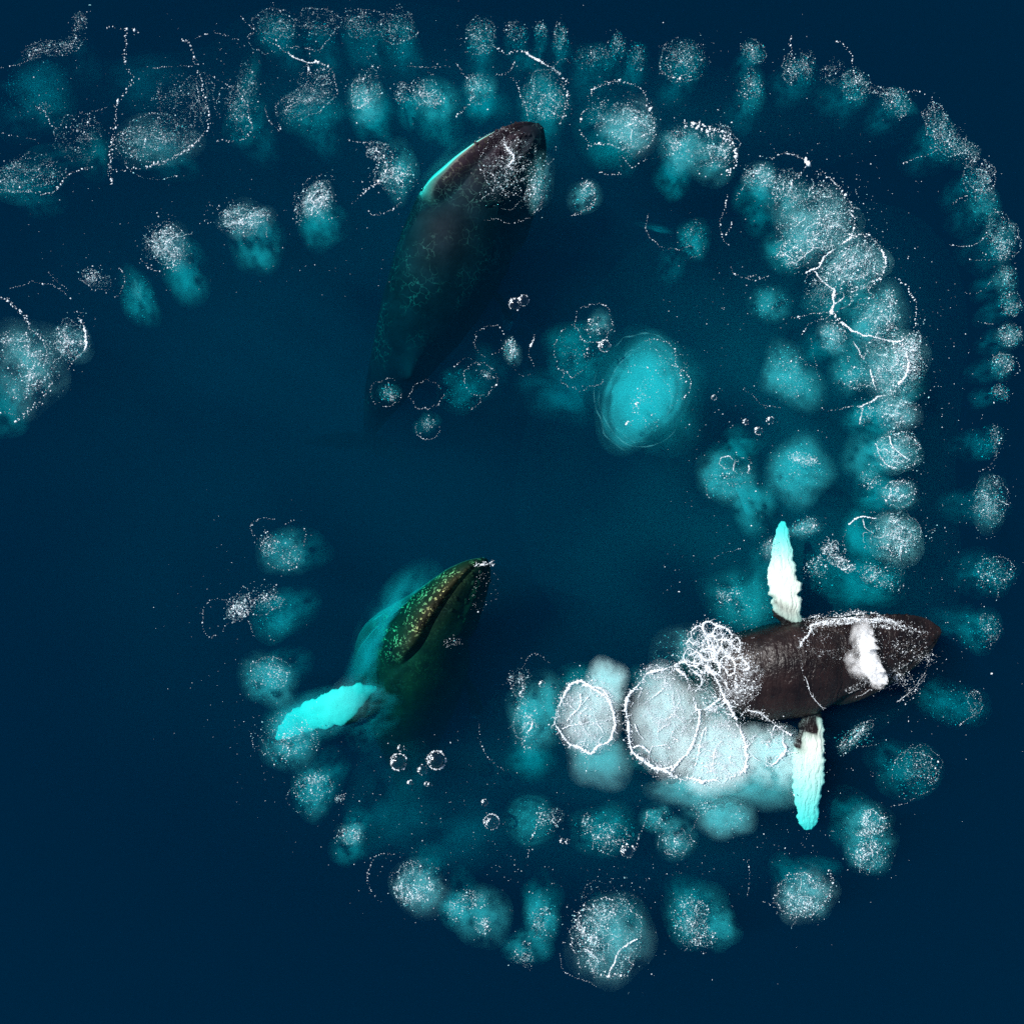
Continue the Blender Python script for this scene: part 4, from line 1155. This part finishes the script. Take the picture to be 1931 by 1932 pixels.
plume('broad teal glow behind the upper flipper', 'c', [(1402, 1135, 70, 48, 25, .8, .85), (1440, 1090, 30, 60, 0, .9, .6)], [(1372, 1122, 26, 18, 0, 160, 1.0), (1400, 1150, 60, 30, 0, 60, .9)], [('b', 1.3, [(1350, 1052), (1375, 1042), (1395, 1036)])])
plume('slanting fleck streak below the right whale', 'c', [(1610, 1392, 38, 16, -40, .5, .4)], [(1610, 1390, 42, 12, -42, 420, 1.0)])
# --- lower middle
plume('teal plume left of the small foam net, edged with foam dashes', 'c', [(1015, 1345, 46, 58, 0, .45, 1.4), (1000, 1425, 40, 40, 0, 1.2, .8)], [(990, 1355, 24, 36, 0, 260, 1.05), (980, 1285, 22, 30, 0, 190, 1.1)],
      [('s', 1.8, [(1005, 1362), (1001, 1372), (996, 1378)]), ('d', 1.8, [(985, 1390), (986, 1402), (1000, 1412)]), ('b', 1.6, [(903, 1360), (906, 1390), (915, 1420), (930, 1440), (948, 1452)]), ('b', 1.5, [(962, 1290), (966, 1306), (972, 1318)]), ('b', 1.3, [(985, 1260), (995, 1240), (1015, 1236), (1036, 1250)])], loops=2, worms=4)
NET1 = ring(1104, 1354, 55, 63, 0, 360, 17, -8, .05, 21)
plume('small round foam net, closed white rim with branching veins', 'n', [(1112, 1352, 46, 54, 0, .03, 1.7), (1142, 1292, 34, 38, 0, .1, 1.9), (1130, 1430, 48, 46, 0, .2, 1.9), (1110, 1300, 60, 40, 0, .8, .7)],
      [(1108, 1352, 54, 60, 0, 3400, .85), (1135, 1300, 40, 20, 40, 420, 1.1)],
      [('r', 2.7, NET1), ('s', 1.8, [(1062, 1375), (1078, 1370), (1095, 1366), (1112, 1362), (1124, 1365), (1140, 1366)]), ('s', 1.6, [(1124, 1364), (1134, 1378), (1140, 1390)]), ('s', 1.7, [(1070, 1362), (1080, 1348), (1092, 1336), (1096, 1322), (1094, 1308)]),
       ('s', 1.6, [(1096, 1330), (1108, 1318), (1118, 1306)]), ('r', 2.2, [(1100, 1292), (1112, 1296), (1128, 1306), (1142, 1318), (1152, 1334)]), ('s', 1.4, [(1085, 1412), (1092, 1400), (1104, 1398)]), ('s', 1.4, [(1130, 1408), (1128, 1396), (1136, 1388)]),
       ('s', 1.3, [(1062, 1326), (1076, 1330), (1086, 1340)]), ('b', 1.6, [(1098, 1420), (1110, 1440), (1100, 1460)])], loops=0, worms=10)
plume('left loop of the great foam net, thick white rim round a pale pool', 'n', [(1256, 1362, 56, 80, 0, .03, 1.75), (1225, 1290, 40, 30, 0, .6, .7), (1222, 1430, 36, 24, 0, .5, .7)], [(1262, 1362, 58, 86, 0, 4200, .85), (1235, 1280, 40, 30, 0, 500, 1.0)],
      [('r', 3.0, [(1202, 1293), (1192, 1305), (1182, 1322), (1180, 1345), (1184, 1374), (1189, 1400), (1196, 1420), (1212, 1434), (1230, 1447)]), ('r', 3.4, [(1230, 1447), (1248, 1452), (1268, 1448)]),
       ('s', 3.6, [(1266, 1452), (1282, 1436), (1297, 1420), (1306, 1402), (1314, 1382)]), ('s', 3.2, [(1314, 1382), (1319, 1360), (1317, 1338)]), ('r', 3.2, [(1317, 1338), (1308, 1312), (1298, 1287), (1284, 1270), (1268, 1258)]),
       ('r', 2.6, [(1268, 1258), (1252, 1262), (1238, 1266), (1224, 1270), (1202, 1293)]), ('s', 2.0, [(1270, 1264), (1254, 1276), (1240, 1278)]),
       ('s', 1.9, [(1194, 1412), (1204, 1408), (1216, 1412), (1224, 1420)]), ('s', 1.7, [(1226, 1420), (1230, 1410), (1244, 1408), (1258, 1406), (1266, 1414)]), ('s', 1.6, [(1222, 1420), (1224, 1434), (1228, 1446)]),
       ('s', 1.6, [(1212, 1330), (1222, 1322), (1236, 1312), (1246, 1304)]), ('s', 1.5, [(1246, 1304), (1252, 1290), (1254, 1280)]), ('s', 1.5, [(1202, 1330), (1206, 1312), (1212, 1298)]), ('s', 1.6, [(1240, 1382), (1250, 1372), (1262, 1366)]),
       ('s', 1.5, [(1198, 1366), (1204, 1382), (1214, 1394)]), ('s', 1.4, [(1276, 1300), (1282, 1318), (1276, 1334)])], loops=0, worms=26)
plume('right loop of the great foam net, widest and whitest pool', 'n', [(1345, 1425, 62, 56, 0, .03, 2.7), (1345, 1350, 46, 60, 0, .1, 1.0), (1330, 1490, 74, 30, 0, .25, 1.7)], [(1348, 1415, 62, 62, 0, 5200, .85), (1340, 1340, 44, 60, 0, 1500, 1.05)],
      [('r', 3.0, [(1270, 1256), (1288, 1248), (1308, 1250), (1328, 1256), (1342, 1272), (1354, 1290)]), ('r', 3.6, [(1354, 1288), (1360, 1304), (1370, 1322), (1378, 1340), (1388, 1358)]),
       ('r', 3.4, [(1388, 1358), (1395, 1378), (1402, 1394), (1406, 1412), (1409, 1430), (1404, 1448)]), ('r', 3.2, [(1404, 1450), (1390, 1462), (1372, 1468), (1350, 1472), (1328, 1474)]),
       ('r', 3.4, [(1328, 1474), (1308, 1468), (1288, 1470), (1272, 1466), (1256, 1456), (1240, 1450)]), ('s', 2.2, [(1330, 1340), (1342, 1330), (1352, 1322), (1358, 1316)]), ('s', 1.8, [(1318, 1340), (1330, 1338)]),
       ('s', 1.8, [(1330, 1372), (1322, 1394), (1318, 1418), (1312, 1444)]), ('s', 1.5, [(1334, 1372), (1330, 1395), (1330, 1420), (1330, 1452)]), ('s', 1.5, [(1344, 1444), (1346, 1425), (1352, 1408), (1362, 1398)]),
       ('s', 1.5, [(1354, 1400), (1368, 1392), (1382, 1390), (1392, 1384)]), ('s', 1.4, [(1362, 1340), (1374, 1346), (1386, 1348)]), ('r', 2.0, [(1310, 1268), (1322, 1280), (1320, 1296), (1312, 1304)]), ('s', 1.6, [(1338, 1262), (1332, 1280), (1340, 1296), (1352, 1300)])], loops=0, worms=34)
plume('open foam loop between the great foam net and the lower flipper', 'n', [(1455, 1425, 54, 48, 0, .08, 1.45), (1440, 1470, 70, 40, 0, .3, 1.6), (1500, 1450, 36, 60, 0, .1, .8)], [(1445, 1410, 48, 40, 0, 900, .95), (1500, 1440, 26, 60, 0, 200, .8)],
      [('r', 2.0, [(1396, 1350), (1412, 1338), (1428, 1342), (1445, 1354), (1460, 1366), (1478, 1378), (1492, 1386)]), ('r', 2.2, [(1478, 1380), (1476, 1400), (1482, 1414), (1474, 1428), (1460, 1440), (1445, 1446)]), ('s', 1.5, [(1478, 1416), (1492, 1420), (1504, 1420)]),
       ('s', 1.5, [(1460, 1372), (1456, 1388), (1462, 1398)]), ('s', 1.4, [(1408, 1400), (1416, 1420), (1430, 1436)])], loops=0, worms=6)
rg = np.random.RandomState(77)
LACE = []
for cx, cy_, r in [(1303, 1222, 11), (1318, 1196, 15), (1340, 1188, 13), (1360, 1196, 14), (1328, 1215, 13), (1349, 1212, 15), (1306, 1240, 14), (1335, 1236, 12), (1368, 1218, 12), (1356, 1236, 14), (1380, 1232, 11), (1388, 1214, 9), (1322, 1252, 13), (1345, 1256, 12), (1372, 1254, 13), (1392, 1250, 10)]:
    LACE.append(('r', 1.5 + rg.rand() * .8, ring(cx, cy_, r * 1.15, r, 0, 360, 10, rg.uniform(0, 90), .16, rg.randint(999))))
plume('lacy foam net of small cells by the whale back', 'n', [(1290, 1235, 60, 46, -25, .3, .7)], [(1345, 1220, 58, 46, 0, 900, 1.0), (1390, 1290, 34, 60, 15, 1300, 1.1), (1370, 1300, 30, 40, 0, 500, 1.1)],
      LACE + [('s', 2.2, [(1340, 1210), (1342, 1228), (1350, 1244), (1358, 1262)]), ('b', 2.2, [(1410, 1216), (1406, 1232), (1402, 1246), (1392, 1252)]), ('r', 1.8, [(1330, 1262), (1350, 1268), (1365, 1280), (1372, 1296)]), ('r', 1.6, [(1300, 1262), (1316, 1272), (1324, 1290)])], loops=1, worms=20)
plume('rippled teal plume under a triangular bead outline, left of the lower row', 'c', [(1000, 1548, 42, 40, 0, .7, .85, 5)], [(1036, 1545, 28, 24, 0, 240, 1.05)], [('b', 1.6, [(1015, 1545), (1008, 1570), (1000, 1595), (994, 1616)]), ('b', 1.5, [(1010, 1545), (1030, 1555), (1045, 1540)])])
plume('dim rippled plume sprinkled with flecks in the lower row', 'c', [(1140, 1565, 58, 38, 0, .8, .75, 3)], [(1145, 1580, 40, 26, 0, 300, 1.1), (1108, 1550, 14, 18, 0, 90, 1.0)])
plume('pair of teal puffs with a bead string on their left in the lower row', 'c', [(1240, 1545, 28, 25, 0, .5, .85), (1276, 1582, 32, 34, 0, .45, .9)], [(1272, 1590, 28, 28, 0, 280, .95), (1240, 1545, 24, 20, 0, 90, .95)], [('b', 1.8, [(1222, 1530), (1220, 1548), (1210, 1565), (1204, 1580), (1200, 1605)]), ('b', 1.6, [(1318, 1540), (1308, 1560), (1302, 1580), (1312, 1590)])])
plume('brightest teal puff in the lower row, by the lower flipper tip', 'c', [(1372, 1545, 40, 32, 20, .25, 1.7), (1330, 1525, 34, 26, 0, .4, .8)], [(1330, 1525, 30, 22, 0, 150, 1.0), (1385, 1540, 28, 24, 0, 60, .8)])

# ------------------------------------------------------------------ wake haze, and haze added to lift the water tone and soften whale edges
glow = [('glow_haze', (760, 820, 640, 640, 0, 3.6, 5.8)), ('glow_haze', (1430, 900, 360, 460, 5, 2.6, .42)), ('glow_haze', (1100, 1500, 420, 190, 5, 3.4, .30)), ('glow_haze', (760, 560, 620, 420, 0, 6.5, .3)), ('glow_haze', (900, 200, 760, 150, 5, 3.4, .28)),
        ('glow_haze', (735, 1500, 70, 110, 8, 2.4, .5)), ('glow_haze', (850, 1570, 110, 60, 0, 2.8, .45)), ('glow_haze', (700, 1365, 46, 34, -40, 1.2, .6)), ('glow_haze', (748, 1160, 44, 92, 38, 1.0, .95)), ('glow_haze', (708, 1250, 30, 60, 8, 1.4, .6)), ('glow_haze', (600, 1350, 74, 40, -15, .9, .55)), ('glow_haze', (672, 1316, 46, 36, -15, .3, .5)), ('glow_haze', (600, 1345, 84, 36, -14, .95, 1.0)), ('glow_haze', (690, 1318, 50, 28, -12, .9, .8)), ('glow_haze', (590, 1352, 62, 36, -15, .45, .6)), ('glow_haze', (714, 1215, 32, 92, 20, 1.1, 1.05)), ('glow_haze', (845, 330, 30, 90, 44, .6, .42))]
for k, (nm, c) in enumerate(glow):
    o = link(nm, cloud_mesh(*c, seed=500 + k, res=(30, 64), mat=veil_m if k == 0 else None))
    o['kind'] = 'stuff'

# ------------------------------------------------------------------ lone glassy bubbles on the surface
def big_bubble(label, x, y, r, beads=0, films=True):
    rng = np.random.RandomState(int(x * 7 + y))
    c = at(x, y, 0)
    root = thing('bubble', label, 'bubble', c, 'big glassy bubbles on the water')
    R = r * M
    link('film', dome(np.zeros(3), np.array([0, 0, 1.0]), np.array([1.0, 0, 0]), R, R * rng.uniform(.9, 1.05), R * .8, glass_m, 24, 8), root)
    n = int(beads * .6 + r * 3)
    a = rng.uniform(0, 2 * math.pi, n)
    rr = R * rng.normal(1.02, .05, n)
    pos = np.stack([rr * np.cos(a), rr * np.sin(a), np.full(n, .005)], 1)
    sz = np.exp(rng.normal(math.log(.007 + R * .03), .5, n))
    fr_ = link('rim_foam', flecks_mesh(pos, sz, rng, name='rim_foam'), root)
    fr_['kind'] = 'stuff'
    # a clot of white flecks on the upper left of the film
    n = int(5 + r)
    t = rng.normal(2.6, .5, n)
    q = R * rng.uniform(.55, .95, n)
    pos = np.stack([q * np.cos(t), q * np.sin(t), R * .8 * np.sqrt(np.clip(1 - (q / R) ** 2, 0, 1)) + .004], 1)
    cl = link('fleck_clot', flecks_mesh(pos, np.exp(rng.normal(math.log(.013 + R * .03), .4, n)), rng, name='fleck_clot'), root)
    cl['kind'] = 'stuff'


for q in [('glassy bubble joined to a smaller one, alone beside the upper whale', 971, 574, 11, 20), ('smaller bubble stuck to the glassy one beside the upper whale', 987, 567, 10, 16),
          ('clear bubble with a bright left side touching the turquoise dome', 1140, 653, 10.5, 40), ('smooth dark bubble between two foam-rimmed ones below the submerged whale', 797, 1452, 9, 4),
          ('foam-rimmed bubble to the right of the smooth dark bubble', 823, 1434, 17, 90), ('foam-rimmed bubble to the left of the smooth dark bubble', 752, 1437, 15, 80),
          ('little bubble floating just above the left foam-rimmed bubble', 756, 1411, 6, 4), ('foam-rimmed bubble left of the rippled plume in the lower row', 927, 1550, 14, 60),
          ('ring-like bubble at the lower edge of the dim rippled plume', 1183, 1605, 12, 50), ('left of two tiny bubbles side by side in the lower row', 1060, 1586, 4.5, 6), ('right of two tiny bubbles side by side in the lower row', 1070, 1587, 4.5, 6),
          ('tiny bubble alone under the smooth dark bubble', 773, 1475, 4, 2), ('left of a tiny bubble pair right under the foam-rimmed bubbles', 804, 1479, 4, 2), ('right of a tiny bubble pair right under the foam-rimmed bubbles', 811, 1480, 4, 2),
          ('bubble trailing a pale tail above the lower row', 914, 1514, 6, 10), ('blue bubble at the left of a short row near the mitten-shaped puff', 1405, 796, 5, 6), ('larger lumpy bubble at the right of a short row near the mitten-shaped puff', 1452, 793, 7, 14),
          ('bubble lowest of the short row near the mitten-shaped puff', 1430, 813, 7, 10), ('lone small bubble right of the turquoise dome', 1346, 750, 4.5, 8), ('round bubble inside the turquoise dome, lower half', 1185, 800, 5, 8), ('round bubble near the middle of the turquoise dome', 1202, 763, 4.5, 8),
          ('foam bubble within the dotted loop left of the turquoise dome', 1113, 607, 5, 6), ('purple tinted bubble above the teal plume with foam dashes', 1022, 1290, 5.5, 12), ('lumpy bubble at the left edge of the teal plume with foam dashes', 985, 1308, 6, 20)]:
    big_bubble(*q)

# ------------------------------------------------------------------ what the blowing whale throws up
base = at(1640, 1240, .8)
blow = thing('whale_blow', 'white two-lobed puff of breath over the blowholes of the surfacing whale', 'spray', base)
for k, (x, y, rx, ry, rot, z, st) in enumerate([(1634, 1212, 12, 22, 10, 1.3, .75), (1637, 1228, 12, 20, 0, 1.0, .7), (1646, 1258, 15, 24, -12, 1.3, .95), (1655, 1278, 15, 18, 0, 1.0, .8), (1637, 1253, 14, 20, 0, 1.5, .6), (1622, 1190, 16, 26, 30, 1.4, .18), (1618, 1255, 26, 22, 0, 1.4, .14), (1628, 1225, 22, 40, 0, 1.2, .14)]):
    link('mist', cloud_mesh(x, y, rx, ry, rot, 0, st, seed=700 + k, mat=mist_m, base=base, sym=True, z0=z, res=(20, 40), lump=.85), blow)
rng = np.random.RandomState(5)
n = 450
xy = np.vstack([np.stack([rng.normal(1634, 14, n), rng.normal(1215, 20, n)], 1), np.stack([rng.normal(1640, 14, n), rng.normal(1258, 20, n)], 1)])
z = rng.uniform(.6, 1.8, len(xy))
o = link('droplet', flecks_mesh(px_to_world(xy, z) - base, np.exp(rng.normal(math.log(.008), .4, len(xy))), rng, .9, name='droplet'), blow)
o['kind'] = 'stuff'

rng = np.random.RandomState(8)
base = at(1600, 1180, 0)
wash = thing('splash', 'white water sliding off the back and head of the surfacing whale', 'splash', base)
for st, w, pts in [('r', 2.2, [(1494, 1212), (1500, 1200), (1512, 1190), (1528, 1180), (1548, 1172)]), ('r', 2.4, [(1520, 1184), (1545, 1172), (1565, 1165), (1590, 1163), (1612, 1168)]), ('b', 1.4, [(1492, 1225), (1494, 1245), (1498, 1265), (1506, 1285), (1518, 1305), (1532, 1322), (1550, 1336)]),
                  ('s', 1.0, [(1498, 1265), (1508, 1290), (1524, 1312), (1542, 1330), (1552, 1334)]), ('b', 1.6, [(1640, 1168), (1665, 1172), (1690, 1180)]), ('b', 1.4, [(1750, 1250), (1745, 1275), (1728, 1298), (1705, 1318), (1690, 1325)]), ('s', 1.1, [(1742, 1270), (1730, 1290), (1712, 1308), (1690, 1324)]),
                  ('b', 1.3, [(1700, 1268), (1690, 1285), (1668, 1300), (1645, 1312)]), ('s', 1.0, [(1640, 1300), (1625, 1308), (1608, 1315)])]:
    xy, sz = line_points(st, w, pts, rng)
    pos = lift(px_to_world(xy, rng.uniform(0, .012, len(xy)))) - base
    fo = link('foam_line', flecks_mesh(pos, sz, rng, name='foam_line'), wash)
    fo['kind'] = 'stuff'
xs, ss = [], []
for q in [(1575, 1164, 60, 13, -8, 1300, 1.15), (1650, 1170, 44, 14, 8, 900, 1.15), (1700, 1180, 50, 16, 12, 500, 1.0), (1700, 1225, 48, 34, 0, 420, .9), (1690, 1275, 40, 26, -25, 420, 1.0), (1745, 1240, 20, 22, 0, 160, .9), (1560, 1212, 62, 30, 0, 520, .55), (1715, 1300, 40, 22, -30, 140, .9), (1620, 1290, 40, 14, -20, 160, .9)]:  # the finest patch, on the back, stands in for sun glints on wet skin
    xy, sz = foam_patch(*q, rng)
    xs.append(xy)
    ss.append(sz)
xy, sz = np.vstack(xs), np.concatenate(ss)
o = link('foam', flecks_mesh(lift(px_to_world(xy, rng.uniform(-.01, .01, len(xy)))) - base, sz, rng), wash)
o['kind'] = 'stuff'

rng = np.random.RandomState(9)
base = at(908, 1063, 0)
sn = thing('foam_tuft', 'small white tuft of froth at the snout of the submerged whale', 'foam tuft', base)
xs, ss = zip(*[foam_patch(*q, rng) for q in [(905, 1064, 14, 6, -5, 120, 1.3), (925, 1062, 9, 7, 0, 60, 1.1), (915, 1110, 26, 50, 15, 90, .8), (855, 1210, 20, 14, 0, 70, .9)]])
o = link('foam', flecks_mesh(px_to_world(np.vstack(xs), np.full(sum(map(len, xs)), .0)) - base, np.concatenate(ss), rng), sn)
o['kind'] = 'stuff'

# ------------------------------------------------------------------ single flecks drifting everywhere along the spiral
rng = np.random.RandomState(12)
path = np.array([(20, 230), (300, 180), (600, 130), (900, 130), (1200, 160), (1450, 240), (1620, 380), (1740, 560), (1790, 800), (1800, 1040), (1780, 1280), (1680, 1480), (1480, 1640), (1200, 1700), (900, 1660), (650, 1550), (480, 1380), (430, 1200), (470, 1050)])
c, _ = spline(path, 1300)
xy = c + rng.normal(0, 62, c.shape)
xy = np.vstack([xy, np.stack([rng.uniform(600, 1560, 240), rng.uniform(1380, 1660, 240)], 1), np.stack([rng.uniform(1250, 1560, 260), rng.uniform(380, 1120, 260)], 1), np.stack([rng.uniform(40, 760, 160), rng.uniform(330, 560, 160)], 1)])
o = link('foam', flecks_mesh(lift(px_to_world(xy, np.zeros(len(xy)))), np.exp(rng.normal(math.log(.0075), .5, len(xy))), rng))
o['kind'] = 'stuff'
print('flecks', FLECKS, 'plumes', N_PLUME)
